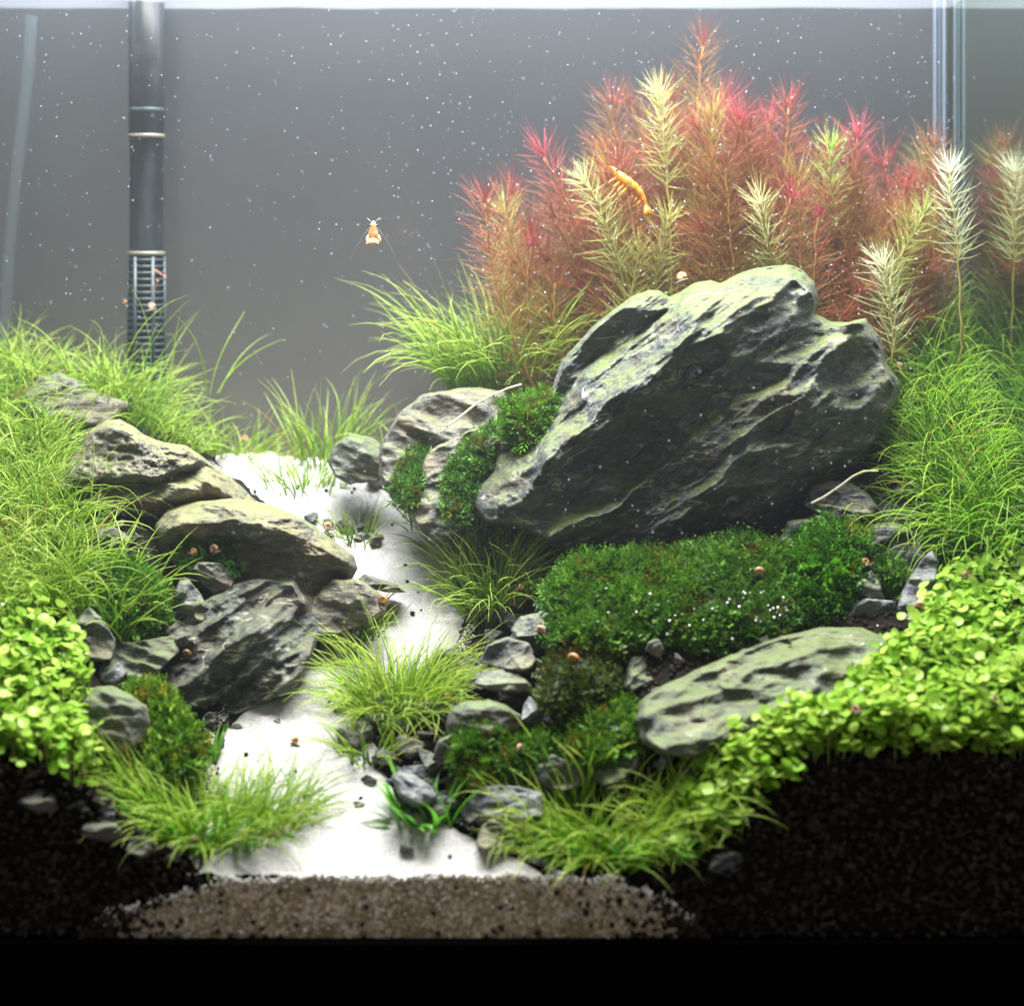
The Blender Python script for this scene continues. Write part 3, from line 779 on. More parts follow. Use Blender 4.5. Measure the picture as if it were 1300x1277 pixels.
STONES = [
 # label, outline, Y (None: from the ground), front, back, material, kw
 ('grey boulder with green streaked top beside the left round leaved carpet', [(98, 885), (115, 872), (140, 870), (165, 880), (186, 896), (190, 918), (182, 945), (160, 960), (130, 955), (105, 930)], None, 1.2, 1.2, 'slab', dict(strata=(.5, .15, 0))),
 ('pale pyramid shaped stone standing left of the black cracked rock', [(214, 790), (220, 755), (228, 736), (240, 735), (252, 750), (268, 775), (258, 790), (235, 798)], 8.6, .8, .8, 'chip', dict(facets=4)),
 ('small brown grey stone wedged under the moss below the pale block', [(242, 722), (250, 712), (285, 714), (302, 722), (296, 745), (272, 755), (256, 742)], 9.6, .7, .7, 'grey', dict(facets=4)),
 ('dim grey rock among the tall grass at the far left', [(24, 525), (30, 500), (50, 478), (75, 472), (100, 482), (130, 500), (165, 512), (150, 545), (90, 550), (40, 545)], 18.5, 1.2, 1.5, 'grey', dict(strata=(.8, .2, 20))),
 ('brown grey rounded rock left of the big slate rock', [(480, 600), (482, 570), (495, 540), (512, 520), (535, 503), (570, 494), (610, 491), (640, 498), (650, 515), (640, 540), (600, 570), (545, 600), (530, 640), (500, 640), (488, 620)], 15.0, 1.3, 1.6, 'grey', dict(facets=5, strata=(1.2, .25, -50), nr=36, nt=140)),
 ('long grey rock lying in front of the rounded one, touching the big slate rock', [(524, 660), (535, 620), (534, 590), (545, 572), (575, 555), (605, 542), (640, 530), (656, 540), (640, 570), (615, 600), (600, 640), (595, 670), (560, 690), (535, 685)], 13.4, 1.1, 1.4, 'grey', dict(facets=5, strata=(1.0, .2, -60), nr=36, nt=140)),
 ('small mossy rock at the far end of the sand path', [(416, 585), (425, 563), (445, 550), (465, 553), (484, 562), (490, 590), (480, 612), (445, 615), (425, 605)], 16.6, .9, .9, 'slab', dict(facets=4)),
 ('long flat mossy slab below the thick moss on the right', [(803, 915), (812, 890), (840, 870), (880, 850), (930, 830), (985, 808), (1040, 795), (1095, 797), (1140, 815), (1145, 840), (1090, 880), (1040, 905), (985, 925), (930, 938), (880, 960), (840, 955), (812, 938)], 3.7, 1.0, 1.6, 'slab', dict(tilt=.95, facets=5, steep=.5, p=7, strata=(1.2, .3, -15), nr=44, nt=180, noise=(.10, 1.4), plates=(.2, 1.2, 14))),
 ('dark oval stone resting beside the right foot of the big slate rock', [(1020, 640), (1030, 618), (1052, 610), (1080, 612), (1105, 628), (1116, 645), (1105, 660), (1070, 662), (1040, 656)], 10.6, .8, .9, 'dark', dict(facets=4)),
 ('broad dark stone behind the upright moss at the foot of the big slate rock', [(985, 690), (1000, 662), (1035, 655), (1090, 664), (1140, 662), (1172, 680), (1185, 720), (1160, 745), (1090, 760), (1020, 745), (990, 720)], 9.8, .9, 1.2, 'hero', dict(facets=4, strata=(.9, .2, -20))),
 ('thin blue grey shard standing upright left of the right round leaved carpet', [(1138, 776), (1144, 752), (1156, 730), (1170, 710), (1183, 698), (1192, 712), (1188, 740), (1178, 760), (1160, 782)], 7.6, .45, .6, 'blue', dict(facets=3)),
 ('grey angular stone on the mossy slab beneath the upright shard', [(1066, 785), (1078, 768), (1100, 758), (1135, 762), (1142, 785), (1130, 803), (1100, 796)], 7.4, .7, .9, 'blue', dict(facets=4)),
 ('pale rounded stone tucked between the upright moss and small moss tuft', [(1086, 752), (1092, 730), (1106, 722), (1118, 738), (1122, 760), (1105, 768)], 8.0, .5, .6, 'chip', dict()),
 ('smooth wedge stone wedged under the thick moss above the slab', [(786, 878), (794, 850), (800, 832), (840, 830), (862, 842), (850, 856), (820, 868), (800, 882)], 4.9, .6, .9, 'slab', dict(facets=3)),
 ('flat slab topped with yellow green film in the middle rubble', [(566, 925), (572, 900), (590, 890), (620, 887), (640, 894), (665, 908), (664, 925), (640, 935), (610, 948), (585, 945)], 3.9, .8, 1.0, 'slab', dict(tilt=.4)),
 ('small pointed grey spike of stone standing behind the orange snail', [(661, 915), (664, 895), (672, 882), (682, 893), (690, 915), (680, 922)], 4.2, .35, .4, 'blue', dict(facets=3)),
 ('flat grey stone with brown edge right below the hairgrass tuft, top of the rubble', [(600, 868), (612, 852), (640, 848), (662, 855), (678, 874), (660, 880), (625, 878)], 4.9, .6, .8, 'chip', dict(facets=3)),
 ('wide grey stone tilted under the hairgrass tuft beside the thick moss', [(608, 842), (618, 818), (645, 808), (672, 815), (682, 838), (672, 856), (640, 850)], 5.6, .7, .9, 'chip', dict(facets=4)),
 ('broad leaf shaped grey stone touching the left edge of the thick moss', [(648, 800), (660, 782), (685, 778), (696, 795), (690, 825), (678, 832), (660, 818)], 6.3, .5, .7, 'chip', dict(facets=3)),
 ('smooth blue grey cobble beside the sand at the strap leaved tuft', [(496, 985), (506, 978), (525, 982), (548, 998), (556, 1012), (545, 1022), (525, 1025), (505, 1008)], 2.3, .6, .7, 'blue', dict()),
 ('wide flat grey slab lying among grass behind the small tan stone', [(594, 1025), (602, 1003), (625, 995), (660, 998), (690, 1006), (692, 1035), (670, 1042), (625, 1040)], 1.9, .7, .9, 'blue', dict(facets=4)),
 ('small tan upright stone at the front edge of the white sand', [(604, 1070), (612, 1048), (626, 1037), (642, 1050), (655, 1072), (640, 1084), (618, 1084)], 0.9, .5, .5, 'tan', dict(facets=3)),
 ('speckled grey stone left of the yellow green slab in the rubble', [(548, 965), (556, 940), (575, 930), (592, 940), (596, 960), (575, 972)], 3.3, .5, .6, 'grey', dict(facets=4)),
 ('pale grey slab half buried in grass at the left above the carpet', [(92, 815), (98, 785), (112, 770), (130, 785), (148, 812), (142, 838), (115, 842)], 6.4, .5, .8, 'chip', dict(facets=3)),
 ('jagged grey stone with white patches under the lower moss', [(676, 985), (684, 965), (700, 955), (722, 966), (745, 972), (748, 995), (715, 1005), (690, 1000)], 2.6, .6, .8, 'chip', dict(facets=4)),
 ('flat stone with dark right edge in front of the long slab', [(750, 985), (762, 966), (790, 958), (815, 950), (812, 975), (790, 992), (765, 998)], 2.6, .6, .8, 'slab', dict(facets=3)),
 ('dim grey stone at the roots of the right carpet above the black soil', [(898, 1105), (902, 1085), (925, 1075), (945, 1085), (942, 1105), (920, 1112)], 0.5, .5, .6, 'dark', dict(facets=3)),
 ('tan rock under the right end of the pale block beside the sand', [(388, 795), (396, 760), (420, 735), (455, 735), (482, 752), (492, 775), (470, 790), (430, 806), (402, 806)], 9.6, .9, 1.2, 'tan', dict(facets=5)),
 ('thin dark sliver of stone lying on the sand beside the pale block', [(452, 738), (462, 728), (480, 734), (505, 742), (515, 752), (490, 752), (466, 746)], 11.6, .3, .5, 'dark', dict()),
 ('grey stone half sunk in black soil at the lower left', [(100, 1060), (108, 1042), (128, 1038), (150, 1045), (158, 1062), (135, 1070)], 0.6, .45, .6, 'dark', dict(facets=3)),
 ('flat grey stone on black soil left of the front grass tuft', [(158, 1080), (165, 1066), (185, 1060), (203, 1070), (198, 1085), (178, 1090)], 0.3, .45, .6, 'chip', dict(facets=3)),
 ('dim rounded stone in the soil under the left carpet', [(20, 1018), (32, 1002), (52, 998), (72, 1008), (76, 1028), (48, 1034)], 0.4, .4, .6, 'dark', dict()),
 ('pale flat stone under grass beside the left end of the pale block', [(110, 690), (120, 672), (145, 668), (168, 684), (160, 702), (130, 705)], 10.4, .5, .8, 'chip', dict()),
 ('black stone in shadow under the grass right of the big slate rock', [(1110, 655), (1118, 630), (1140, 618), (1170, 622), (1195, 645), (1190, 672), (1150, 678)], 11.6, .8, 1.0, 'dark', dict(facets=4)),
 ('dark stone in shadow beneath the thick moss and above the wedge', [(850, 870), (880, 845), (930, 835), (985, 815), (1000, 830), (940, 850), (890, 868)], 6.0, .6, .9, 'hero', dict(facets=4)),
 ('low grey rock carrying the left half of the thick moss', [(700, 850), (720, 830), (780, 825), (820, 832), (815, 862), (770, 875), (720, 868)], 6.0, .7, 1.0, 'hero', dict(facets=4)),
 ('greenish layered ledge of rock left of the black cracked rock', [(120, 862), (128, 830), (150, 815), (185, 812), (222, 805), (228, 828), (205, 850), (196, 880), (160, 885)], 7.0, .9, 1.2, 'slab', dict(facets=4, tilt=.6, strata=(.5, .2, -15))),
]
for k, (lab, poly, Y_, fr, bk, mt, kw) in enumerate(STONES):
    poly = np.array(poly, float)
    if Y_ is None:
        b = poly[np.argmax(poly[:, 1])]
        Y_ = at(b[0], b[1])[1] + fr * 0.5
    d = dict(nr=20, nt=84, noise=(0.04, 1.7), plates=(0.15, 1.2, (k * 37) % 70 - 30), seed=20 + k, jag=.03, tilt=.35)
    d.update(kw)
    rock(lab, poly, Y_, fr, bk, mt, **d)

# loose chips: (column, row of foot, width, height)
CHIPS = [(445, 955, 46, 44), (480, 975, 44, 36), (520, 965, 50, 40), (560, 915, 42, 38), (540, 890, 36, 34), (590, 880, 34, 26), (575, 990, 44, 30), (540, 985, 36, 24), (620, 985, 40, 30), (655, 1000, 34, 26),
         (660, 950, 40, 22), (700, 925, 34, 34), (690, 880, 32, 36), (640, 800, 40, 40), (610, 790, 36, 30), (700, 760, 30, 40), (600, 690, 44, 26), (565, 700, 34, 24), (630, 700, 30, 22), (470, 1000, 26, 18), (455, 1030, 36, 14),
         (515, 1082, 30, 12), (410, 690, 34, 22), (395, 665, 24, 18), (440, 680, 30, 28), (500, 620, 34, 22), (475, 625, 30, 26), (350, 920, 16, 10), (720, 1005, 30, 30), (770, 1010, 34, 22), (845, 985, 40, 34), (880, 990, 34, 30),
         (1160, 800, 30, 26), (1185, 790, 34, 24), (1130, 690, 30, 22), (215, 770, 26, 26), (200, 800, 30, 24), (300, 930, 24, 14), (115, 985, 40, 28), (65, 1045, 36, 20), (220, 1095, 26, 14), (690, 1100, 22, 14), (730, 1098, 20, 12), (860, 1096, 20, 12)]
rc = np.random.default_rng(77)
for poly, m in (([(125, 850), (230, 830), (290, 900), (270, 960), (200, 960), (120, 960)], 12), ([(560, 850), (690, 760), (720, 860), (800, 960), (840, 1000), (700, 1030), (600, 1000), (470, 1000), (450, 930)], 30),
                ([(430, 900), (560, 850), (700, 830), (720, 930), (690, 1050), (560, 1060), (480, 1010)], 46), ([(690, 850), (850, 830), (1000, 820), (850, 880), (780, 930)], 12), ([(1000, 660), (1190, 660), (1200, 780), (1120, 810), (1040, 800)], 14), ([(100, 640), (200, 640), (210, 720), (120, 760)], 6), ([(60, 990), (250, 1060), (240, 1100), (60, 1060)], 10),
                ([(560, 680), (700, 700), (690, 770), (600, 720)], 8), ([(380, 640), (480, 680), (470, 730), (420, 690)], 5)):
    pp_ = np.array(poly, float); got = 0
    while got < m:
        q = rc.uniform(pp_.min(0), pp_.max(0))
        if in_poly(q[:1], q[1:], poly)[0]:
            w = rc.uniform(18, 46) * (.7 if q[1] < 800 else 1); CHIPS.append((q[0], q[1], w, w * rc.uniform(.5, .95))); got += 1
FIRST_SHARD = len(CHIPS)
rc = np.random.default_rng(78)
poly = [(560, 830), (690, 785), (705, 860), (650, 905), (600, 1000), (690, 1060), (560, 1060), (500, 1010), (450, 945)]
pp_ = np.array(poly, float)
while len(CHIPS) < FIRST_SHARD + 34:
    q = rc.uniform(pp_.min(0), pp_.max(0))
    if in_poly(q[:1], q[1:], poly)[0]:
        w = rc.uniform(30, 58); CHIPS.append((q[0], q[1], w, w * rc.uniform(.4, .8)))
for k, (cx, py, w, h) in enumerate(CHIPS):
    rs = np.random.default_rng(300 + k)
    m = rs.integers(4, 8)
    th = np.sort(rs.uniform(0, 2 * np.pi, m) * 0.35 + np.linspace(0, 2 * np.pi, m, endpoint=False))
    rr_ = rs.uniform(0.72, 1.05, m)
    poly = np.stack([cx + w / 2 * rr_ * np.cos(th), py - h / 2 + h / 2 * rr_ * np.sin(th)], -1)
    yy = at(cx, py)[1]
    fr = 0.3 * w * kof(yy)
    mt = ('chip', 'dark', 'grey', 'chip', 'slab', 'blue')[k % 6]
    hue = {'chip': 'grey', 'dark': 'blackish', 'grey': 'brownish grey', 'slab': 'greenish', 'blue': 'bluish'}[mt]
    where = ('beside the upper bend of the sand' if py < 720 else 'around the dark green hairgrass tuft' if (py < 830 and cx < 760) else 'at the foot of the upright shard' if cx > 1100 else 'on the soil by the left rocks' if cx < 360
             else 'in the rubble below the bright hairgrass tuft' if cx < 600 else 'in front of the middle moss' if cx < 790 else 'under the long mossy slab')
    shift_ = rs.uniform(-.25, .1) - (.35 if k >= FIRST_SHARD else 0)
    if k >= FIRST_SHARD: mt = ('chip', 'blue', 'dark')[k % 3]
    rock('small ' + ('flat ' if h < .65 * w else 'blocky ') + hue + ' stone chip ' + where, poly, max(yy + fr * .5 + shift_, fr * .9), fr, fr * 1.2, mt, name='stone_chip', cat='stone', group='loose stone chips in the rubble',
         nr=8, nt=28, facets=5, plates=(0.10, 1.8, 20), noise=(0.02, 2.2), seed=400 + k, jag=.03, tilt=.3)

# ------------------------------------------------------------------ loose grains
ICO_V = None
def ico():
    t = (1 + 5 ** .5) / 2
    v = np.array([(-1, t, 0), (1, t, 0), (-1, -t, 0), (1, -t, 0), (0, -1, t), (0, 1, t), (0, -1, -t), (0, 1, -t), (t, 0, -1), (t, 0, 1), (-t, 0, -1), (-t, 0, 1)], float)
    f = np.array([(0, 11, 5), (0, 5, 1), (0, 1, 7), (0, 7, 10), (0, 10, 11), (1, 5, 9), (5, 11, 4), (11, 10, 2), (10, 7, 6), (7, 1, 8), (3, 9, 4), (3, 4, 2), (3, 2, 6), (3, 6, 8), (3, 8, 9), (4, 9, 5), (2, 4, 11), (6, 2, 10), (8, 6, 7), (9, 8, 1)])
    return norm(v), f
IV, IF = ico()
def ico2():
    V = list(map(tuple, IV)); cache = {}
    def mid(a, b):
        k = (min(a, b), max(a, b))
        if k not in cache:
            m = norm((np.array(V[a]) + np.array(V[b])) / 2); V.append(tuple(m)); cache[k] = len(V) - 1
        return cache[k]
    F = []
    for a, b, c in IF:
        x, y, z = mid(a, b), mid(b, c), mid(c, a)
        F += [(a, x, z), (b, y, x), (c, z, y), (x, y, z)]
    return np.array(V), np.array(F)
IV2, IF2 = ico2()
def grains(P, R, rng, fine=False, jit=0.25):
    v, f = (IV2, IF2) if fine else (IV, IF)
    n = len(P)
    V = P[:, None, :] + R[:, None, None] * v[None] * (1 + jit * rng.uniform(-1, 1, (n, len(v), 1)))
    F = (f[None] + (np.arange(n) * len(v))[:, None, None]).reshape(-1, 3)
    return V.reshape(-1, 3), F
rg = np.random.default_rng(9)
pts = []
# black soil balls pressed against the front glass
x = rg.uniform(-19.5, 19.6, 9000); z = rg.uniform(0.05, 8, 9000)
tt = terrain(x, np.zeros_like(x))
ok = (z < tt + .05) & (z > sandface_top(x) - 0.45 * rg.uniform(0, 1, 9000) ** 3) & ~((x > -10.6) & (x < 1.2))
pts.append(np.stack([x, rg.uniform(-0.2, -0.02, 9000), z], -1)[ok])
# soil balls on the bare front slopes
x = rg.uniform(-19.5, 19.6, 2600); y = rg.uniform(0, 2.2, 2600)
ok = path_sd(x, y) < -0.3
pts.append(np.stack([x, y, terrain(x, y) + .03], -1)[ok])
x = rg.uniform(-15.2, 6.9, 5000); zt_ = sandface_top(x); z = rg.uniform(0, 1, 5000) * zt_
e_ = np.minimum(x + 15.2, 6.9 - x)
ok = rg.uniform(0, 1, 5000) < .6 * np.exp(-e_ / 1.1) + .02 * np.exp(-z / .3) + .0015
pts.append(np.stack([x, rg.uniform(-.24, -.15, 5000), z], -1)[ok])
x = rg.uniform(-14, 19, 6500); y = rg.uniform(1, 14, 6500)
ok = path_sd(x, y) < -0.1
pts.append(np.stack([x, y, terrain(x, y) + .03], -1)[ok])
Pn = np.vstack(pts)
V, F = grains(Pn, rg.uniform(0.07, 0.14, len(Pn)), rg)
obj('soil_grains', make_mesh('soil_grains', V, [F], [M['grain']]), kind='stuff')
# dark crumbs on the sand, also along its sides
n = 1500
y = rg.uniform(0, 20.5, n); u = rg.uniform(0, 1, n)
a = np.interp(y, PATH_Y, PATH_L) - .5; b = np.interp(y, PATH_Y, PATH_R) + .5
x = a + (b - a) * u
e = np.minimum(u, 1 - u)
ok = rg.uniform(0, 1, n) < np.where(e < .07, .45, .045)
Pn = np.stack([x, y, terrain(x, y) + .14], -1)[ok]
V, F = grains(Pn, rg.uniform(0.04, 0.11, len(Pn)), rg)
obj('soil_crumbs', make_mesh('soil_crumbs', V, [F], [M['grain']]), kind='stuff')
# sand grains in the cut face and sparse on top
n = 3200
x = rg.uniform(-14.8, 6.4, n); z = rg.uniform(0, 1, n) ** .8 * sandface_top(x)
z[:700] = sandface_top(x[:700]) + rg.normal(0, .09, 700)
Pn = np.stack([x, np.full(n, -0.17), z], -1)
V, F = grains(Pn, rg.uniform(0.022, 0.07, n) , rg)
white_ = np.arange(n) < 700
cc = np.array([(.62, .58, .52), (.40, .33, .25), (.75, .73, .70), (.22, .17, .10), (.55, .42, .25), (.14, .13, .10)])[rg.integers(0, 6, n)]
cc = cc * .75
cc[white_] = (.72, .71, .69)
t = NT('sand_grain'); a_ = t.n('ShaderNodeAttribute', attribute_name='Col'); M['sgrain'] = t.done(t.princ(a_.outputs['Color'], .5, .4).outputs[0])
n2_ = 5200
y = rg.uniform(0, 20, n2_); sd_ = rg.integers(0, 2, n2_)
off = np.abs(rg.normal(0, .22, n2_)) + .3
x = np.where(sd_ == 0, np.interp(y, PATH_Y, PATH_L) - off, np.interp(y, PATH_Y, PATH_R) + off)
P2_ = np.stack([x, y, terrain(x, y) + .06 + rg.uniform(0, .08, n2_)], -1)
edge_ = np.where(sd_ == 0, np.interp(y, PATH_Y, PATH_L) + .2, np.interp(y, PATH_Y, PATH_R) - .2)
P2_ = P2_[terrain(x, y) - terrain(edge_, y) < .18]
n2_ = len(P2_)
V_b, F_b = grains(P2_, rg.uniform(0.018, 0.042, n2_), rg)
cb = np.array([(.72, .71, .70), (.6, .58, .54), (.78, .78, .78), (.45, .40, .33)])[rg.integers(0, 4, n2_)]
F = np.vstack([F, F_b + len(V)]); V = np.vstack([V, V_b]); cc = np.vstack([cc, cb])
obj('sand_grains', make_mesh('sand_grains', V, [F], [M['sgrain']], col=np.repeat(cc, len(IV), 0)), kind='stuff')

# ------------------------------------------------------------------ grass blades
def blades(root, lean, az, L, rad, curl, twist, colA, colB, tipcol, rng, n=7, ns=3, flat=None):
    """numpy tubes: root (N,3), lean and curl in radians"""
    N = len(root)
    t = np.linspace(0, 1, n)
    th = lean[:, None] + curl[:, None] * t[None] ** 1.3
    ph = az[:, None] + twist[:, None] * t[None]
    d = np.stack([np.sin(th) * np.cos(ph), np.sin(th) * np.sin(ph), np.cos(th)], -1)
    step = L[:, None, None] / (n - 1)
    P = np.concatenate([np.zeros((N, 1, 3)), np.cumsum(d[:, :-1] * step, 1)], 1) + root[:, None, :]
    side = np.stack([-np.sin(ph), np.cos(ph), 0 * ph], -1)
    up = np.cross(d, side)
    r = rad[:, None] * np.clip(1.05 - t[None] ** 2.2, 0.08, 1) * np.clip(0.7 + 1.2 * t[None], 0, 1)
    if flat is not None:
        # broad strap: three points across with a raised rim
        offs = [(-1, 0.18), (0, -0.12), (1, 0.18)]
        V = np.stack([P + r[..., None] * (a * side + b * up) for a, b in offs], 2)
        k = 3
        i = (np.arange(N)[:, None, None] * n * k + np.arange(n)[None, :, None] * k + np.arange(k)[None, None, :])
        F = np.stack([i[:, :-1, :-1], i[:, :-1, 1:], i[:, 1:, 1:], i[:, 1:, :-1]], -1).reshape(-1, 4)
    else:
        ang = np.linspace(0, 2 * np.pi, ns, endpoint=False)
        V = np.stack([P + r[..., None] * (math.cos(a) * side + math.sin(a) * up) for a in ang], 2)
        k = ns
        i = (np.arange(N)[:, None, None] * n * k + np.arange(n)[None, :, None] * k + np.arange(k)[None, None, :])
        j = np.roll(i, -1, 2)
        F = np.stack([i[:, :-1], j[:, :-1], j[:, 1:], i[:, 1:]], -1).reshape(-1, 4)
    u = rng.uniform(0, 1, N)[:, None, None]
    c = colA * (1 - u) + colB * u
    tt = np.clip((t[None, :, None] - .35) / .65, 0, 1) * rng.uniform(0.2, 1, N)[:, None, None]
    c = c * (1 - tt) + tipcol * tt
    C = np.repeat(c[:, :, None, :], k, 2).reshape(-1, 3)
    return V.reshape(-1, 3), F, C
G_DARK = np.array([0.11, 0.30, 0.012]); G_MID = np.array([0.34, 0.52, 0.03]); G_TIP = np.array([0.60, 0.68, 0.20])
def grass_mesh(name, root, rng, L=(2.5, 5), rad=(0.035, 0.055), lean=(0.0, 0.5), curl=(0.3, 1.6), twist=0.8, a=G_DARK, b=G_MID, tip=G_TIP, n=8, az=None, dead=0.02, flat=None):
    N = len(root)
    azv = rng.uniform(0, 2 * np.pi, N) if az is None else az
    V, F, C = blades(root, rng.uniform(*lean, N), azv, rng.uniform(*L, N), rng.uniform(*rad, N), rng.uniform(*curl, N), rng.normal(0, twist, N), a, b, tip, rng, n=n, flat=flat)
    k = 3 * n
    dd = np.repeat(rng.uniform(0, 1, N) < dead, k)
    C[dd] = np.array([0.38, 0.24, 0.07])
    return make_mesh(name, V, [F], [M['plant']], col=C)

def scatter_poly(poly, n, rng, ylim=(0.2, 22.5), up=0.0):
    """ground points whose picture lies in the outline"""
    out = []
    tot = 0
    poly = np.array(poly, float)
    for _ in range(60):
        x = rng.uniform(-24, 19.8, 12000); y = rng.uniform(*ylim, 12000)
        z = terrain(x, y)
        px, py = w2p(x, y, z + up)
        ok = in_poly(px, py, poly) & (path_sd(x, y) < 0.15)
        out.append(np.stack([x, y, z], -1)[ok]); tot += ok.sum()
        if tot > n: break
    return np.vstack(out)[:n]

rg = np.random.default_rng(21)
# left lawn
LAWN_L = [(-200, 495), (20, 480), (60, 492), (150, 505), (230, 510), (310, 548), (330, 590), (280, 575), (200, 548), (165, 535), (150, 522), (60, 515), (25, 530), (30, 560), (95, 560), (60, 610), (120, 680), (110, 750), (90, 790), (-30, 820), (-200, 820)]
r1 = scatter_poly(LAWN_L, 4000, rg)
obj('grass', grass_mesh('grass', r1 - [0, 0, .2], rg, L=(1.4, 4.6), lean=(0.1, 1.0), curl=(0.3, 2.2), rad=(.024, .042), twist=1.0, n=10), kind='stuff')
# right lawn, long and curly
LAWN_R = [(1130, 470), (1290, 430), (1400, 430), (1400, 760), (1250, 735), (1195, 715), (1180, 650), (1150, 570)]
r2 = scatter_poly(LAWN_R, 3000, rg, ylim=(7, 22.5))
obj('grass', grass_mesh('grass', r2 - [0, 0, .2], rg, L=(2.8, 6.8), lean=(0.0, 0.7), curl=(0.4, 3.0), twist=1.2, rad=(.026, .046), a=np.array([0.06, 0.27, 0.008]), b=np.array([0.22, 0.48, 0.016]), tip=np.array([0.46, 0.62, 0.08]), n=11), kind='stuff')

def tuft(label, px, py, cnt, spread, rng, y=None, **kw):
    c = at(px, py) if y is None else np.array(p2w(px, py, y))
    a = rng.uniform(0, 2 * np.pi, cnt); r = np.sqrt(rng.uniform(0, 1, cnt))
    sx, sy = spread
    x = c[0] + sx * r * np.cos(a); yy = np.clip(c[1] + sy * r * np.sin(a), 0.05, 23)
    z = terrain(x, yy) - 0.1
    if y is not None: z = np.full(cnt, c[2])
    root = np.stack([x, yy, z], -1)
    az = a + rng.normal(0, 0.5, cnt)
    me = grass_mesh('grass_tuft', root - c, rng, az=az, **kw)
    return obj('grass_tuft', me, label=label, cat='grass tuft', loc=c)
TUFT = dict(L=(2.0, 4.8), lean=(0.05, 0.85), curl=(0.3, 1.9), rad=(.020, .036), n=9)
tuft('dense dark green hairgrass tuft right of the sand path under the big slate rock', 628, 775, 480, (1.1, 0.9), rg, **TUFT)
tuft('bright hairgrass tuft bending over the sand in the middle of the path', 505, 905, 540, (1.5, 1.2), rg, L=(2.0, 4.8), lean=(0.1, 1.0), curl=(0.4, 2.0), rad=(.020, .036), b=np.array([0.40, 0.56, 0.04]))
tuft('sparse hairgrass tuft hanging onto the sand below the bright one', 470, 965, 60, (0.9, 0.6), rg, L=(1.2, 2.8), lean=(0.2, 0.9), curl=(0.3, 1.4), b=np.array([0.40, 0.56, 0.04]))
tuft('thick low grass tuft at the front left edge of the white sand', 262, 1065, 720, (3.0, 0.9), rg, L=(1.4, 4.0), lean=(0.1, 1.0), curl=(0.3, 2.1), rad=(.020, .036), b=np.array([0.36, 0.57, 0.04]))
tuft('wide low grass tuft along the front right of the sand', 770, 1075, 760, (3.4, 1.0), rg, L=(1.4, 3.9), lean=(0.1, 1.05), curl=(0.3, 2.1), rad=(.020, .036), b=np.array([0.36, 0.57, 0.04]))
tuft('fine upright hairgrass tuft at the far end of the sand by the small mossy rock', 415, 590, 75, (1.3, 0.8), rg, L=(2.4, 4.6), lean=(0.0, 0.55), curl=(0.1, 1.2), rad=(.028, .045))
tuft('tall arching grass tuft left of the red plants behind the grey rocks', 640, 500, 520, (2.4, 1.2), rg, y=18.5, L=(2.5, 6.5), lean=(0.05, 0.8), curl=(0.3, 2.0), rad=(.022, .04), b=np.array([0.36, 0.54, 0.04]))
tuft('thin grass tuft on the sand beside the tan peaked rock', 385, 625, 60, (1.7, 0.6), rg, L=(1.2, 3.0), lean=(0.1, 0.8), curl=(0.2, 1.3), rad=(.028, .042))
tuft('thin grass tuft on the sand at the foot of the grey rounded rock', 545, 668, 45, (1.0, 0.6), rg, L=(1.2, 3.0), lean=(0.1, 0.8), curl=(0.2, 1.3), rad=(.028, .042))
tuft('thin grass tuft between the pale block and the sand bend', 455, 692, 40, (0.8, 0.5), rg, L=(1.0, 2.6), lean=(0.1, 0.8), curl=(0.2, 1.3), rad=(.028, .042))
tuft('bushy grass tuft leaning over the sand behind the tan peaked rock', 275, 575, 300, (2.2, 1.0), rg, L=(2.0, 4.4), lean=(0.1, 0.8), curl=(0.3, 1.5), b=np.array([0.40, 0.56, 0.04]))
tuft('loose grass tuft at the right foot of the tan rock beside the sand', 440, 815, 70, (1.0, 0.6), rg, L=(1.4, 3.2), lean=(0.1, 0.8), curl=(0.2, 1.3))
tuft('loose grass tuft drooping over the pale slab above the left carpet', 120, 760, 150, (2.2, 1.4), rg, L=(2.0, 4.2), lean=(0.2, 0.9), curl=(0.5, 1.8))
tuft('few grass blades rising in front of the thick moss at the small stones', 735, 1000, 26, (0.9, 0.5), rg, L=(2.4, 4.0), lean=(0.1, 0.7), curl=(0.2, 1.2), rad=(.05, .07))
FINE = dict(rad=(.022, .038), b=np.array([0.36, 0.54, 0.04]), n=9)
tuft('wispy grass tuft behind the long grey rock and the path bend', 505, 605, 45, (0.9, 0.6), rg, L=(1.6, 4.2), lean=(0.1, 0.8), curl=(0.3, 1.9), **FINE)
tuft('wispy grass tuft in front of the long grey rock by the sand', 590, 705, 110, (1.5, 0.8), rg, L=(1.4, 3.8), lean=(0.1, 0.9), curl=(0.3, 1.9), **FINE)
tuft('long wispy grass tuft growing out left of the tan peaked rock', 55, 655, 120, (1.6, 1.4), rg, L=(2.0, 5.0), lean=(0.2, 1.0), curl=(0.5, 2.2), **FINE)
tuft('wispy grass tuft between the tan peaked rock and the distant grey rock', 170, 535, 170, (2.4, 1.0), rg, L=(1.5, 4.0), lean=(0.2, 1.0), curl=(0.4, 2.0), **FINE)
tuft('thin grass tuft lying across the front left sand', 345, 1035, 110, (1.5, 0.9), rg, L=(1.2, 3.2), lean=(0.3, 1.1), curl=(0.3, 1.6), **FINE)
tuft('thin grass tuft overlapping the left edge of the lower right carpet', 880, 1040, 150, (1.4, 0.9), rg, L=(1.5, 3.8), lean=(0.2, 1.0), curl=(0.3, 1.8), **FINE)
tuft('thin grass tuft trailing over dark stones below the right lawn', 1165, 690, 130, (1.5, 1.0), rg, L=(2.0, 4.5), lean=(0.3, 1.1), curl=(0.6, 2.4), **FINE)
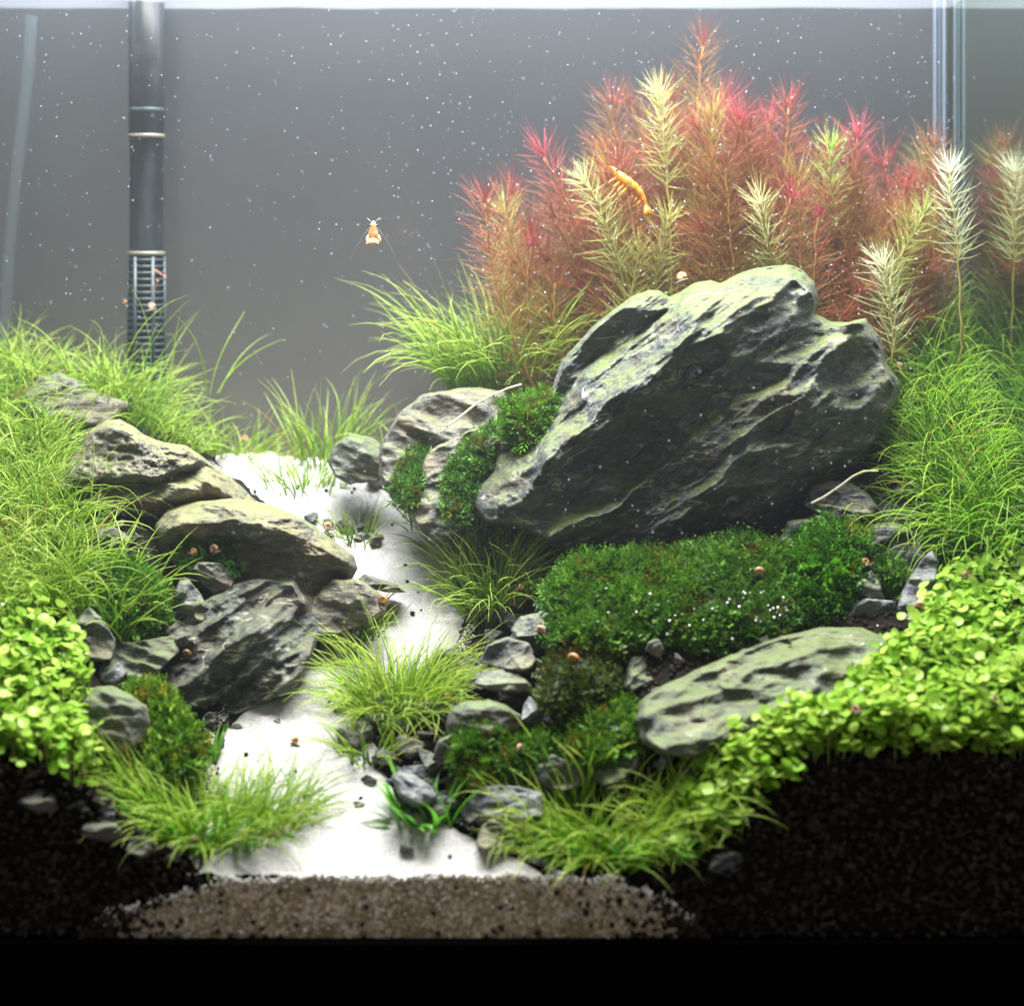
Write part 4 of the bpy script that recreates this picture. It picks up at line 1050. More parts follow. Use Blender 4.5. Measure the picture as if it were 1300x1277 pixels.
tuft('very long thin grass blades reaching up left of the red plants', 600, 505, 34, (2.2, 0.8), rg, y=19, L=(5.0, 8.0), lean=(0.1, 0.6), curl=(0.3, 1.6), **FINE)
tuft('very long thin grass blades rising from the left lawn near the tube', 130, 500, 30, (6.0, 1.0), rg, y=20, L=(3.5, 6.0), lean=(0.1, 0.7), curl=(0.3, 1.8), **FINE)
STRAP = dict(rad=(.09, .15), a=np.array([0.045, 0.22, 0.02]), b=np.array([0.13, 0.36, 0.03]), tip=np.array([0.2, 0.45, 0.06]), flat=True, dead=0)
tuft('small strap leaved plant rooted in the sand beside the blue grey cobble', 545, 1050, 46, (1.3, 0.5), rg, L=(1.2, 2.8), lean=(0.2, 1.0), curl=(0.2, 1.1), **STRAP)
tuft('strap leaved plant mixed into the front left grass', 240, 1075, 70, (2.6, 0.7), rg, L=(1.0, 2.4), lean=(0.3, 1.1), curl=(0.1, 0.9), **STRAP)
tuft('strap leaved plant mixed into the front right grass', 800, 1085, 110, (3.2, 0.8), rg, L=(1.0, 2.2), lean=(0.4, 1.2), curl=(0.1, 0.8), **STRAP)
tuft('two narrow upright strap leaves at the sand edge by the bright moss', 270, 965, 7, (0.5, 0.2), rg, L=(1.2, 2.2), lean=(0.05, 0.4), curl=(0.0, 0.4), **STRAP)

# ------------------------------------------------------------------ moss
def fronds(P, Nn, size, rng, cA, cB, nl=8, droop=0.35):
    """small leafy sprigs standing on a surface"""
    N = len(P)
    ax = norm(Nn + np.array([0, -0.15, 0.25]) + rng.normal(0, 0.45, (N, 3)))
    sd = norm(np.cross(ax, rng.normal(0, 1, (N, 3))))
    fr = np.cross(ax, sd)
    L = rng.uniform(*size, N)
    Vs, Cs = [], []
    brown = (fbm(P * 1.3 + 40, 29, 3) + rng.normal(0, .12, N)) > .33
    u = np.clip(rng.uniform(0, 1, N) * .75 + .45 * fbm(P * 1.5, 19, 3) + .1, 0, 1)
    L = L * (1 + .5 * fbm(P * 1.1, 23, 2)) * np.where(rng.uniform(0, 1, N) < .07, 1.6, 1)
    for q in range(nl):
        t = 0.15 + 0.85 * q / (nl - 1)
        base = P + ax * (L * t)[:, None] + fr * (droop * L * t * t)[:, None]
        s = (1 if q % 2 else -1)
        ll = L * (0.55 * (1.05 - t * .6))
        d = norm(ax * 0.75 + sd * s * 0.9 + fr * rng.normal(0.2, 0.4, (N, 1)))
        w = norm(np.cross(d, fr + 0.3 * ax))
        a = base; c = base + d * ll[:, None]
        m = base + d * (ll * .5)[:, None]
        b1 = m + w * (ll * .24)[:, None]; b2 = m - w * (ll * .24)[:, None]
        Vs.append(np.stack([a, b1, c, b2], 1))
        uu = np.clip(u + 0.35 * (t - .5) + rng.normal(0, .12, N), 0, 1)[:, None]
        cc = cA * (1 - uu) + cB * uu
        cc = np.where(brown[:, None], cc * np.array([1.25, .62, .7]) + np.array([.02, .005, 0]), cc)
        Cs.append(np.repeat(cc[:, None, :], 4, 1))
    V = np.stack(Vs, 1).reshape(-1, 3); C = np.stack(Cs, 1).reshape(-1, 3)
    F = np.arange(len(V)).reshape(-1, 4)
    return V, F, C
MA, MB = np.array([0.014, 0.065, 0.008]), np.array([0.12, 0.27, 0.025])
def moss(label, poly, Y, front, n, rng, size=(0.25, 0.5), tilt=0.7, a=MA, b=MB, lump=0.6, **kw):
    V, Q, T, (Vf, Q1, T1) = polar_shape(poly, Y, front, front, nr=26, nt=90, tilt=tilt, jag=.10, seed=int(rng.integers(1, 999)), noise=(lump, 0.75), smoothpoly=1, **kw)
    # sample the surface (front side mostly)
    tri = np.vstack([Q1[:, :3], Q1[:, [0, 2, 3]], T1])
    A, B, C_ = Vf[tri[:, 0]], Vf[tri[:, 1]], Vf[tri[:, 2]]
    nn = np.cross(B - A, C_ - A)
    ar = np.linalg.norm(nn, axis=1)
    nn = norm(nn)
    nn = np.where(nn[:, 1:2] > 0, -nn, nn)
    k = rng.choice(len(tri), n, p=ar / ar.sum())
    u = rng.uniform(0, 1, (n, 1)); v = rng.uniform(0, 1, (n, 1))
    fl = (u + v) > 1
    u = np.where(fl, 1 - u, u); v = np.where(fl, 1 - v, v)
    P = A[k] + (B[k] - A[k]) * u + (C_[k] - A[k]) * v
    fv, ff, fc = fronds(P, nn[k], size, rng, a, b)
    # the mat itself, pulled in a little
    ctr = V.mean(0)
    Vm = ctr + (V - ctr) * 0.96
    o = ctr.copy(); o[2] = V[:, 2].min()
    nm = len(Vm)
    VV = np.vstack([Vm, fv]) - o
    CC = np.vstack([np.tile(a * 0.8, (nm, 1)), fc])
    me = make_mesh('moss', VV, [Q, ff + nm, T], [M['mossleaf']], col=CC)
    return obj('moss_clump', me, label=label, cat='moss', loc=o)
rg = np.random.default_rng(31)
moss('thick dark green moss cushion in front of the big slate rock', [(690, 800), (698, 745), (735, 708), (790, 702), (850, 700), (905, 690), (950, 682), (1000, 695), (1015, 730), (1010, 785), (965, 822), (905, 828), (850, 815), (770, 830), (712, 826)], 8.0, 2.0, 7500, rg, size=(.28, .5), tilt=.9)
moss('upright leafy moss at the right end of the thick cushion', [(985, 795), (1000, 720), (1025, 675), (1070, 668), (1096, 690), (1096, 725), (1078, 760), (1060, 785), (1020, 800)], 8.2, 1.0, 2200, rg, size=(.3, .6), tilt=.5, b=np.array([.10, .30, .015]))
moss('small moss tuft between two pale stones left of the upright shard', [(1105, 752), (1110, 718), (1130, 706), (1150, 722), (1152, 752), (1130, 762)], 8.3, .6, 420, rg, size=(.2, .4))
moss('bright feathery moss at the left under the long grass', [(110, 790), (108, 745), (140, 712), (175, 716), (205, 745), (214, 775), (200, 798), (160, 808)], 8.6, 1.0, 1500, rg, size=(.25, .5), b=np.array([.14, .33, .03]))
moss('small moss sprig on the shaded face of the pale block with two snails', [(226, 705), (238, 682), (268, 675), (296, 692), (310, 722), (285, 722), (255, 716), (235, 720)], 10.0, .5, 380, rg, size=(.2, .38), b=np.array([.10, .28, .03]))
moss('bright yellow green moss between the grey boulder and white sand', [(158, 905), (175, 872), (205, 872), (238, 905), (262, 950), (250, 985), (210, 990), (178, 955)], 4.6, .9, 1700, rg, size=(.25, .48), a=np.array([.03, .12, .008]), b=np.array([.20, .36, .03]))
moss('dark fine moss in front of the yellow green slab', [(570, 965), (585, 935), (615, 925), (645, 928), (652, 960), (640, 985), (605, 992), (580, 985)], 2.9, .6, 1000, rg, size=(.2, .42))
moss('moss carpet creeping between rubble and the pointed spike', [(640, 965), (645, 932), (690, 928), (730, 925), (735, 960), (700, 975), (660, 975)], 3.2, .5, 900, rg, size=(.2, .4), b=np.array([.12, .28, .02]))
moss('loose bright moss under the wedge stone left of the long slab', [(722, 950), (730, 905), (765, 882), (800, 895), (815, 930), (800, 955), (760, 975)], 3.4, .8, 1300, rg, size=(.22, .45), b=np.array([.15, .32, .025]))
moss('brownish old moss hanging below the left end of the thick cushion', [(688, 890), (695, 845), (730, 822), (775, 835), (785, 868), (760, 895), (715, 905)], 4.4, .8, 1000, rg, size=(.2, .4), a=np.array([.02, .035, .006]), b=np.array([.09, .14, .02]))
moss('narrow moss strip in the cleft of the grey rounded rock', [(500, 632), (508, 592), (528, 566), (550, 574), (542, 605), (535, 640), (518, 645)], 13.4, .5, 650, rg, size=(.2, .38))
moss('long moss strip between the long grey rock and big slate rock', [(564, 655), (570, 600), (598, 560), (628, 535), (645, 545), (622, 585), (605, 620), (598, 660), (580, 668)], 12.4, .5, 1100, rg, size=(.2, .38))
moss('bright moss growing on the upper left shoulder of the big slate rock', [(640, 560), (646, 520), (670, 502), (704, 500), (706, 525), (690, 555), (665, 572)], 12.0, .7, 900, rg, size=(.22, .45), b=np.array([.14, .33, .02]))
moss('tiny moss tuft on the dark stone at the foot of the right grass', [(1170, 700), (1178, 670), (1198, 668), (1208, 695), (1195, 712)], 9.5, .4, 220, rg, size=(.2, .36))

# ------------------------------------------------------------------ round leaved carpets
def leaf_geo(w=0.54, l=0.55, cup=0.22, seg=10):
    th = np.linspace(0, 2 * np.pi, seg, endpoint=False)
    x = l * (0.5 + 0.5 * np.cos(th)); y = w * 0.5 * np.sin(th)
    z = cup * (1 - (np.abs(y) / (w * .5)) ** 2) * .35 - 0.22 * l * (x / l) ** 2 * .5 + .05 * np.abs(y)
    V = np.vstack([np.stack([x, y, z], -1), [[l * .5, 0, -0.03]], [[-.22, 0, -.12]]])
    T = np.stack([np.full(seg, seg), np.arange(seg), np.roll(np.arange(seg), -1)], -1)
    return V, T
def carpet(label, poly, n, nparts, rng, ylim, hgt=(0.25, 2.1), size=(0.45, 0.92), bright=1.0):
    roots = scatter_poly(poly, n, rng, ylim=ylim, up=1.0)
    n = len(roots)
    c0 = roots.mean(0); c0[2] = roots[:, 2].min()
    root_e = empty('carpet_plant', c0, label, 'carpet plant')
    h = rng.uniform(*hgt, n) * (0.75 + .4 * fbm(roots * .6, 88, 2))
    tips = roots + np.stack([rng.normal(0, .12, n), rng.normal(-.1, .15, n), h], -1)
    tips[:, 1] = np.maximum(tips[:, 1], -0.22)
    # creeping stems
    st = []
    for i in rng.choice(n, min(n, 520), replace=False):
        mid = (roots[i] + tips[i]) / 2 + rng.normal(0, .08, 3)
        st.append(tube_mesh([roots[i] - [0, 0, .3], mid, tips[i]], 0.028, 4, cap=False))
    # hanging stems at the front glass
    g = join(st)
    sc = np.tile(np.array([0.20, 0.26, 0.06]), (len(g[0]), 1))
    obj('stems', make_mesh('stems', g[0] - c0, [g[1]], [M['plant']], col=sc), root_e, kind='stuff')
    LV, LT = leaf_geo()
    yaw = rng.uniform(0, 2 * np.pi, n); pitch = rng.normal(-.2, .6, n); roll = rng.normal(0, .55, n)
    sz = rng.uniform(*size, n)
    cA = np.array([0.16, 0.38, 0.02]) * bright; cB = np.array([0.46, 0.62, 0.12]) * bright
    hue = np.clip(rng.uniform(0, 1, n) * .7 + .3 * (h - hgt[0]) / (hgt[1] - hgt[0]), 0, 1)
    # the ones that show largest: near and high
    score = -roots[:, 1] * .25 + h * 1.3 + sz + rng.uniform(0, .5, n)
    order = np.argsort(-score)
    big = order[:nparts]; rest = order[nparts:]
    def mats(i):
        return Matrix.Translation(Vector(tips[i] - c0) * S) @ Matrix.Rotation(yaw[i], 4, 'Z') @ Matrix.Rotation(pitch[i], 4, 'Y') @ Matrix.Rotation(roll[i], 4, 'X') @ Matrix.Diagonal((sz[i], sz[i], sz[i], 1))
    variants = []
    for q in range(6):
        Vv, Tv = leaf_geo(.50 + .05 * (q % 3), .54 + .04 * (q % 2), .22)
        cc = cA * (1 - q / 5) + cB * (q / 5)
        variants.append(make_mesh('leaf', Vv, [Tv], [M['glossleaf']], col=np.tile(cc, (len(Vv), 1))))
    for i in big:
        o = bpy.data.objects.new('leaf', variants[int(np.clip(hue[i] * 6, 0, 5))])
        COL.objects.link(o)
        o.parent = root_e
        o.matrix_local = mats(i)
    Vs, Cs = [], []
    H = np.hstack([LV, np.ones((len(LV), 1))])
    for i in rest:
        m = np.array(mats(i))
        m[:3, 3] /= S
        Vs.append(H @ m.T[:, :3]); Cs.append(np.tile(cA * (1 - hue[i]) + cB * hue[i], (len(LV), 1)))
    T = (LT[None] + (np.arange(len(rest)) * len(LV))[:, None, None]).reshape(-1, 3)
    obj('foliage', make_mesh('foliage', np.vstack(Vs), [T], [M['glossleaf']], col=np.vstack(Cs)), root_e, kind='stuff')
rg = np.random.default_rng(41)
carpet('bright round leaved carpet plant filling the lower right corner', [(862, 1060), (868, 985), (905, 948), (960, 925), (1010, 900), (1060, 880), (1110, 835), (1160, 795), (1185, 745), (1215, 715), (1400, 715), (1400, 985), (1250, 960), (1120, 990), (1010, 1010), (930, 1075), (880, 1085)], 7000, 295, rg, (0.05, 9), bright=.95)
carpet('bright round leaved carpet plant filling the lower left corner', [(-100, 760), (0, 740), (60, 770), (95, 800), (110, 850), (122, 920), (128, 965), (90, 985), (0, 985), (-100, 985)], 2200, 280, rg, (0.05, 9), bright=.95)

# ------------------------------------------------------------------ stem plants
def stem_plant(label, group, top, foot, y0, y1, rng, cTop, cLow, cStem, nl=1.0, wid=0.012, tuftlen=1.5, pitch=0.34, droop=0.0, beads=None, show=11.0):
    a = np.array(p2w(*foot, y0)); b = np.array(p2w(*top, y1))
    b = b - norm(b - a) * tuftlen * .55
    a[2] = min(a[2], float(terrain(a[:1], a[1:2])[0]) + .5)
    n = max(6, int(np.linalg.norm(b - a) / pitch))
    t = np.linspace(0, 1, n)
    bow = rng.normal(0, 1.0, 3) * np.array([1, .6, 0])
    path = a + (b - a) * t[:, None] + bow * (np.sin(t * np.pi))[:, None] + rng.normal(0, .03, (n, 3))
    root = empty('stem_plant', a, label, 'aquatic plant', group)
    g = tube_mesh(path - a, 0.065 * (1.15 - .6 * t), 6)
    tt = t[:, None]
    sc = cStem * np.ones((n, 1))
    sc = np.repeat(sc, 6, 0); sc = np.vstack([sc, sc[:1], sc[-1:]])
    obj('stem', make_mesh('stem', g[0], [g[1], g[2]], [M['plant']], col=sc), root)
    # whorls of needle leaves
    vis = t > max(0, 1 - show / max(np.linalg.norm(b - a), 1))
    tg = norm(np.gradient(path, axis=0))
    roots, dirs, lens, tv = [], [], [], []
    for i in range(n):
        if not vis[i]: continue
        k = int(rng.integers(8, 12)) if show < 10 else int(rng.integers(11, 15))
        top_f = smooth((t[i] - (1 - 2.2 / max(np.linalg.norm(b - a), 1))) * np.linalg.norm(b - a) / 2.2)
        s1 = norm(np.cross(tg[i], np.array([.3, .9, .1]))); s2 = np.cross(tg[i], s1)
        az = np.arange(k) / k * 2 * np.pi + rng.uniform(0, 6) + rng.normal(0, .15, k)
        el = rng.normal(0.5 + .25 * float(top_f) - droop, .26, k)
        d = np.cos(el)[:, None] * (np.cos(az)[:, None] * s1 + np.sin(az)[:, None] * s2) + np.sin(el)[:, None] * tg[i]
        roots.append(np.repeat(path[i][None], k, 0) + rng.normal(0, .04, (k, 3))); dirs.append(d); lens.append(rng.uniform(.75, 1.1, k) * tuftlen * (1 - .15 * float(top_f))); tv.append(np.full(k, t[i]))
    # crown rosette
    k = 20
    el = rng.uniform(.35, 1.5, k); az = rng.uniform(0, 6.28, k)
    s1 = norm(np.cross(tg[-1], np.array([.3, .9, .1]))); s2 = np.cross(tg[-1], s1)
    d = np.cos(el)[:, None] * (np.cos(az)[:, None] * s1 + np.sin(az)[:, None] * s2) + np.sin(el)[:, None] * tg[-1]
    roots.append(np.repeat(path[-1][None], k, 0)); dirs.append(d); lens.append(rng.uniform(.5, .95, k) * tuftlen); tv.append(np.full(k, 1.12))
    R = np.vstack(roots) - a; D = np.vstack(dirs); Ln = np.concatenate(lens); TV = np.concatenate(tv)
    N = len(R)
    up = norm(np.cross(D, rng.normal(0, 1, (N, 3))))
    sd = np.cross(D, up)
    upz = np.tile(np.array([0, 0, 1.0]), (N, 1))
    bendv = rng.normal(0, .10, (N, 3))
    Vs = []
    ts = [0, .5, 1.0]; ws = [.7, 1, .1]
    for q, w in zip(ts, ws):
        c = R + D * (Ln * q)[:, None] + upz * (0.14 * Ln * q * q)[:, None] + bendv * (Ln * q * q)[:, None]
        Vs.append(np.stack([c + up * (wid * w), c - up * (wid * w * .5) + sd * (wid * w * .87), c - up * (wid * w * .5) - sd * (wid * w * .87)], 1))
    V = np.stack(Vs, 1).reshape(-1, 3)
    i = (np.arange(N)[:, None, None] * 9 + np.arange(3)[None, :, None] * 3 + np.arange(3)[None, None, :])
    j = np.roll(i, -1, 2)
    F = np.stack([i[:, :-1], j[:, :-1], j[:, 1:], i[:, 1:]], -1).reshape(-1, 4)
    mix = np.clip((TV - 1 + 4.5 / max(np.linalg.norm(b - a), 5)) / (4.5 / max(np.linalg.norm(b - a), 5)) if show < 10 else (TV - 1 + 7 / max(np.linalg.norm(b - a), 8)) / (7 / max(np.linalg.norm(b - a), 8)), 0, 1.25)[:, None] ** 1.3 + rng.normal(0, .2, (N, 1))
    mix = np.clip(mix, 0, 1.2)
    cc = np.clip(cLow * (1 - mix) + cTop * mix, 0.004, 1)
    C = np.repeat(cc, 9, 0)
    obj('leaves', make_mesh('leaves', V, [F], [M['plant']], col=C), root, kind='stuff')
    if beads is not None:
        k = rng.choice(N, min(N, beads), replace=False)
        return (R + D * (Ln * rng.uniform(.3, 1, N))[:, None] + a)[k]
    return None

RED = np.array([0.33, 0.068, 0.045]); PINK = np.array([0.46, 0.095, 0.085]); RUST = np.array([0.23, 0.078, 0.036]); OLIVE = np.array([0.34, 0.29, 0.05]); LOWR = np.array([0.30, 0.17, 0.04])
PINK = np.array([0.45, 0.085, 0.095]); RED = np.array([0.36, 0.075, 0.052]); RUST = np.array([0.28, 0.095, 0.042])
YG = np.array([0.58, 0.62, 0.26]); WHITE = np.array([0.72, 0.76, 0.50]); LOWG = np.array([0.36, 0.42, 0.10])
rg = np.random.default_rng(51)
beads = []
NAMED = [
 ('red leaning stem plant reaching furthest left over the arching grass', (602, 232), (705, 440), 17, 16.5, RED, LOWR),
 ('red crowned stem plant standing alone above the left flank of the thicket', (688, 172), (712, 440), 18, 17.5, PINK, LOWR),
 ('dusky red stem plant forming the highest tip of the thicket', (893, 32), (880, 400), 20, 20.5, RUST, OLIVE),
 ('red stem plant with tall crown right of the pale one in the top row', (1004, 108), (985, 400), 18.5, 18.5, RED, LOWR),
 ('pinkish red fan shaped stem plant right of the small green crown', (1092, 148), (1050, 420), 18, 18, PINK, LOWR),
 ('dark red stem plant just left of the glass corner seam', (1188, 160), (1165, 430), 19, 19.5, RUST, LOWR),
 ('dusky red stem plant behind the pale one in the upper left row', (775, 105), (800, 420), 19, 19.5, RUST, OLIVE),
 ('bright pink crown low in the middle right of the thicket', (1004, 222), (1000, 420), 16.5, 16.5, PINK, LOWR),
]
for lab, top, foot, y0, y1, c1, c2 in NAMED:
    beads.append(stem_plant(lab, None, top, foot, y0, y1, rg, c1, c2, np.array([.34, .17, .05]), tuftlen=1.75, beads=30))
ENV = line([(590, 240), (640, 215), (690, 172), (740, 160), (775, 105), (830, 85), (893, 32), (940, 90), (1005, 108), (1050, 140), (1092, 150), (1150, 165), (1190, 160), (1215, 190)])
LABR = 'red needle leaved stem plant massed with others behind the big slate rock'
tops = [(640, 222, .1), (665, 262, .3), (720, 262, .4), (745, 322, .5), (700, 322, .5), (655, 322, .5), (765, 240, .4), (800, 112, .1), (850, 95, .2), (918, 100, .2), (905, 135, .4), (940, 150, .3), (870, 150, .4), (850, 200, .5), (960, 195, .5), (1040, 175, .3), (1062, 165, .2),
        (1130, 182, .2), (1155, 215, .4), (975, 235, .6), (1050, 225, .5), (1100, 240, .5), (1000, 300, .8), (1080, 300, .8), (1150, 280, .6), (1180, 260, .4), (925, 250, .7), (880, 280, .8), (830, 280, .8), (785, 300, .8), (760, 180, .3), (815, 160, .4), (1140, 415, 1.0), (1110, 350, .9), (690, 380, .6), (640, 380, .6), (1200, 320, .6)]
for k in range(9):
    tops.append((rg.uniform(1168, 1204), rg.uniform(170, 300), rg.uniform(0, .3)))
for k in range(135):
    px = rg.uniform(630, 1195); e = float(ENV(px))
    tops.append((px, e + 25 + (rg.uniform(0, 1) ** .8) * 215, rg.uniform(.2, .9)))
for (px, py, nearness) in tops:
    y1 = 21.3 - 5.0 * nearness + rg.uniform(-.4, .4)
    fx_ = px + (900 - px) * .30 + rg.uniform(-15, 15)
    u = rg.uniform(0, 1)
    c1 = (RED, PINK, RUST, RUST, RED, np.array([.40, .14, .05]))[int(rg.integers(0, 6))]
    if u > .9: c1 = np.array([.42, .36, .09])
    c2 = (LOWR, OLIVE, np.array([.42, .42, .09]))[int(u > .35) + int(u > .8)]
    hue = 'olive based rusty' if c1 is RUST else ('pinkish' if c1 is PINK else ('plain' if c1 is RED else ('olive gold tipped' if u > .9 else 'brownish')))
    e_ = py - float(ENV(px))
    row = 'tall' if e_ < 45 else ('middle height' if e_ < 125 else 'low')
    zone = 'on the left flank of the thicket' if px < 745 else ('behind the left half of the big rock' if px < 900 else ('behind the peak of the big rock' if px < 1050 else 'near the right glass wall'))
    LABR = row + ' ' + hue + ' red stem plant ' + zone
    beads.append(stem_plant(LABR, 'red stem plants massed behind the big rock', (px, py), (fx_, 440), y1, y1, rg, c1, c2, np.array([.32, .18, .05]), tuftlen=rg.uniform(1.5, 2.15), beads=14))
PALE = [
 ('pale yellow green stem plant near the top of the thicket by the highest tip', (836, 100), (850, 330), 17, 17, YG, LOWG),
 ('pale yellow green stem plant left of the orange shrimp', (742, 208), (762, 400), 15.8, 15.8, YG, LOWG),
 ('pale cream stem plant low in the middle above the rock top', (965, 235), (975, 400), 15.3, 15.3, np.array([.66, .66, .34]), LOWG),
 ('small bright green stem plant crown between two red crowns', (1055, 165), (1058, 400), 17, 17, np.array([.36, .55, .10]), LOWG),
 ('white tipped stem plant standing tall beside the right glass wall', (1203, 195), (1213, 420), 16.5, 16.5, np.array([.80, .84, .62]), np.array([.55, .60, .26])),
 ('white green stem plant leaning above the right end of the big rock', (1128, 312), (1095, 430), 14.8, 15.2, np.array([.76, .80, .56]), LOWG),
 ('yellow green stem plant left of the tall white tipped one', (1172, 250), (1175, 430), 16, 16, np.array([.38, .46, .12]), LOWG),
 ('olive green stem plant right behind the orange shrimp', (850, 255), (850, 420), 16.2, 16.2, np.array([.48, .46, .14]), LOWG),
 ('thin olive stem plant in the middle of the thicket under the pale crown', (808, 300), (820, 420), 16.0, 16.0, np.array([.42, .40, .10]), LOWG),
]
for lab, top, foot, y0, y1, c1, c2 in PALE:
    beads.append(stem_plant(lab, None, top, foot, y0, y1, rg, c1, c2, np.array([.26, .22, .06]), show=3.8, wid=.014, tuftlen=1.5, pitch=.32, beads=30))
beads = np.vstack(beads)
V, F = grains(beads, rg.uniform(.012, .030, len(beads)), rg, jit=0)
obj('leaf_bubbles', make_mesh('leaf_bubbles', V, [F], [M['pearl']]), kind='stuff')

# ------------------------------------------------------------------ air bubbles in the water
rg = np.random.default_rng(61)
n = 5200
y = rg.uniform(1, 20.5, n); px = rg.uniform(0, 1215, n); py = rg.uniform(10, 690, n)
keep = rg.uniform(0, 1, n) < np.where(px > 480, 1.0, 0.45) * np.where(py > 420, .55, 1)
px, py, y = px[keep], py[keep], y[keep]
Pn = np.stack([(px - PX0) * kof(y), y, EYE - (py - HOR) * kof(y)], -1)
ok = Pn[:, 2] > terrain(Pn[:, 0], Pn[:, 1]) + .6
# keep clear of the big rock's body
ok &= ~(in_poly(px, py, np.array(HERO)) & (y > 10.2)) & (np.abs(Pn[:, 0]) < 24) & (Pn[:, 2] < 34.9)
Pn = Pn[ok]
V, F = grains(Pn, 0.012 + 0.034 * rg.uniform(0, 1, len(Pn)) ** 3, rg, jit=0)
obj('air_bubbles', make_mesh('air_bubbles', V, [F], [M['bubble']]), kind='stuff')

# ------------------------------------------------------------------ animals, resting on what the picture shows below them
bpy.context.view_layer.update()
DG = bpy.context.evaluated_depsgraph_get()
CAMP = Vector(cam.location)
SKIP = ('air_bubbles', 'leaf_bubbles', 'front_pane', 'water')
def hit(px, py):
    d = (Vector(p2w(px, py, 10)) * S - CAMP).normalized()
    o = CAMP.copy()
    for _ in range(30):
        ok, loc, nrm, i, ob, m = scene.ray_cast(DG, o, d)
        if not ok: return None, None
        if ob.name.split('.')[0] in SKIP:
            o = loc + d * 1e-4; continue
        if nrm.dot(d) > 0: nrm = -nrm
        return np.array(loc) / S, np.array(nrm)
    return None, None

def spiral_shell(r=0.24):
    t = np.linspace(0, 1, 64)
    ang = t * 2.6 * 2 * np.pi
    rad = r * 0.62 * (0.12 + 0.88 * t ** 1.4)
    tube = r * 0.44 * (0.12 + 0.88 * t ** 1.4)
    path = np.stack([rad * np.cos(ang), (0.30 * r) * (1 - t) - .0, rad * np.sin(ang)], -1)
    return tube_mesh(path, tube, 12)
SH = spiral_shell()
shells = {k: part_mesh('shell', SH, M[k]) for k in ('shell_brown', 'shell_pink', 'shell_amber')}
def body_geo(r=.24):
    s = np.linspace(0, 1, 14)
    x = (s - .45) * 2.4 * r
    z = -r * .85 + .10 * r * np.sin(s * np.pi) + .25 * r * np.clip(s - .75, 0, 1)
    g1 = tube_mesh(np.stack([x, 0 * s, z], -1), r * .28 * np.clip(np.sin((s * .94 + .03) * np.pi), .05, 1) ** .6, 10)
    h = np.array([x[-2], 0, z[-2]])
    g2 = tube_mesh([h, h + [.3 * r, .12 * r, .30 * r], h + [.45 * r, .22 * r, .5 * r]], [.06 * r, .04 * r, .02 * r], 5)
    g3 = tube_mesh([h, h + [.3 * r, -.12 * r, .30 * r], h + [.45 * r, -.22 * r, .5 * r]], [.06 * r, .04 * r, .02 * r], 5)
    return join([g1, g2, g3])
snail_body = part_mesh('snail_body', body_geo(), M['snail'])
SNAILS = [
 ('pale snail clinging to the left edge of the strainer', 161, 382, 'shell_amber', .8), ('brown snail on the front of the strainer', 193, 386, 'shell_brown', 1.0),
 ('amber snail in the grass at the far end of the sand', 312, 553, 'shell_amber', .9), ('dark snail lying on the sand under the amber one', 323, 572, 'shell_brown', .8),
 ('pinkish snail on the right edge of the pale block', 413, 668, 'shell_pink', 1.0), ('amber snail on the sand right of the pale block', 481, 757, 'shell_amber', 1.1), ('dull brown snail beside the amber one near the tan rock', 497, 772, 'shell_brown', .9),
 ('dark brown snail on the face of the black cracked rock', 240, 823, 'shell_brown', 1.1), ('tan snail sitting on the moss sprig of the pale block', 267, 689, 'shell_pink', 1.1), ('green tinged snail left of the tan one on the moss sprig', 243, 694, 'shell_amber', .8),
 ('pink snail high in the front left grass', 233, 1016, 'shell_pink', 1.0), ('brown snail low in the front left grass', 246, 1057, 'shell_brown', 1.0), ('tiny yellowish snail on the white sand', 374, 940, 'shell_amber', .8),
 ('salmon snail behind the top of the big slate rock', 864, 353, 'shell_amber', 1.2), ('pale snail at the right end of the big slate rock', 1140, 458, 'shell_pink', 1.0),
 ('upper pale snail on the thick moss cushion', 968, 718, 'shell_pink', 1.1), ('lower pale snail on the thick moss cushion', 953, 732, 'shell_pink', .95), ('orange snail below the pointed stone spike', 672, 917, 'shell_amber', 1.15), ('beige snail on the moss carpet in the rubble', 661, 943, 'shell_pink', .8),
 ('amber snail under the left end of the thick moss', 722, 833, 'shell_amber', 1.2), ('dull pink snail beside the leaf shaped grey stone', 688, 797, 'shell_pink', .9), ('orange snail between stones under the bright tuft', 568, 881, 'shell_amber', .9), ('brown snail on the right carpet above the big slab', 1088, 893, 'shell_brown', 1.0),
 ('brown snail at the top of the right carpet', 1226, 723, 'shell_brown', 1.0), ('tan snail beside the foot of the upright shard', 1172, 769, 'shell_pink', 1.0), ('orange snail near the blue grey cobble', 559, 972, 'shell_amber', .8), ('grey brown snail on the lower right carpet', 1262, 888, 'shell_brown', .9),
 ('faint brown snail in the grass above the dark green tuft', 664, 742, 'shell_amber', .8), ('amber snail on the pale stone by the small moss tuft', 1098, 708, 'shell_amber', .9),
]
snail_objs = []
for k, (lab, px, py, sh, sc) in enumerate(SNAILS):
    loc, nrm = hit(px, py + 3)
    if loc is None: continue
    if lab.startswith('salmon'): loc = np.array(p2w(px, py, 14.2))
    snail_objs.append((lab, loc, nrm, sh, sc, k))
for lab, loc, nrm, sh, sc, k in snail_objs:
    sc = sc * .86
    r = .24 * sc
    e = empty('snail', loc + nrm * r * (1.15 if 'moss' in lab else .8), lab, 'snail', 'snails on rocks, moss, sand and leaves')
    e.rotation_euler = (random.uniform(-.5, .5), random.uniform(-.5, .5), random.uniform(-.6, .6) + (math.pi if k % 2 else 0))
    e.scale = (sc, sc, sc)
    obj('body', snail_body, e); obj('shell', shells[sh], e)

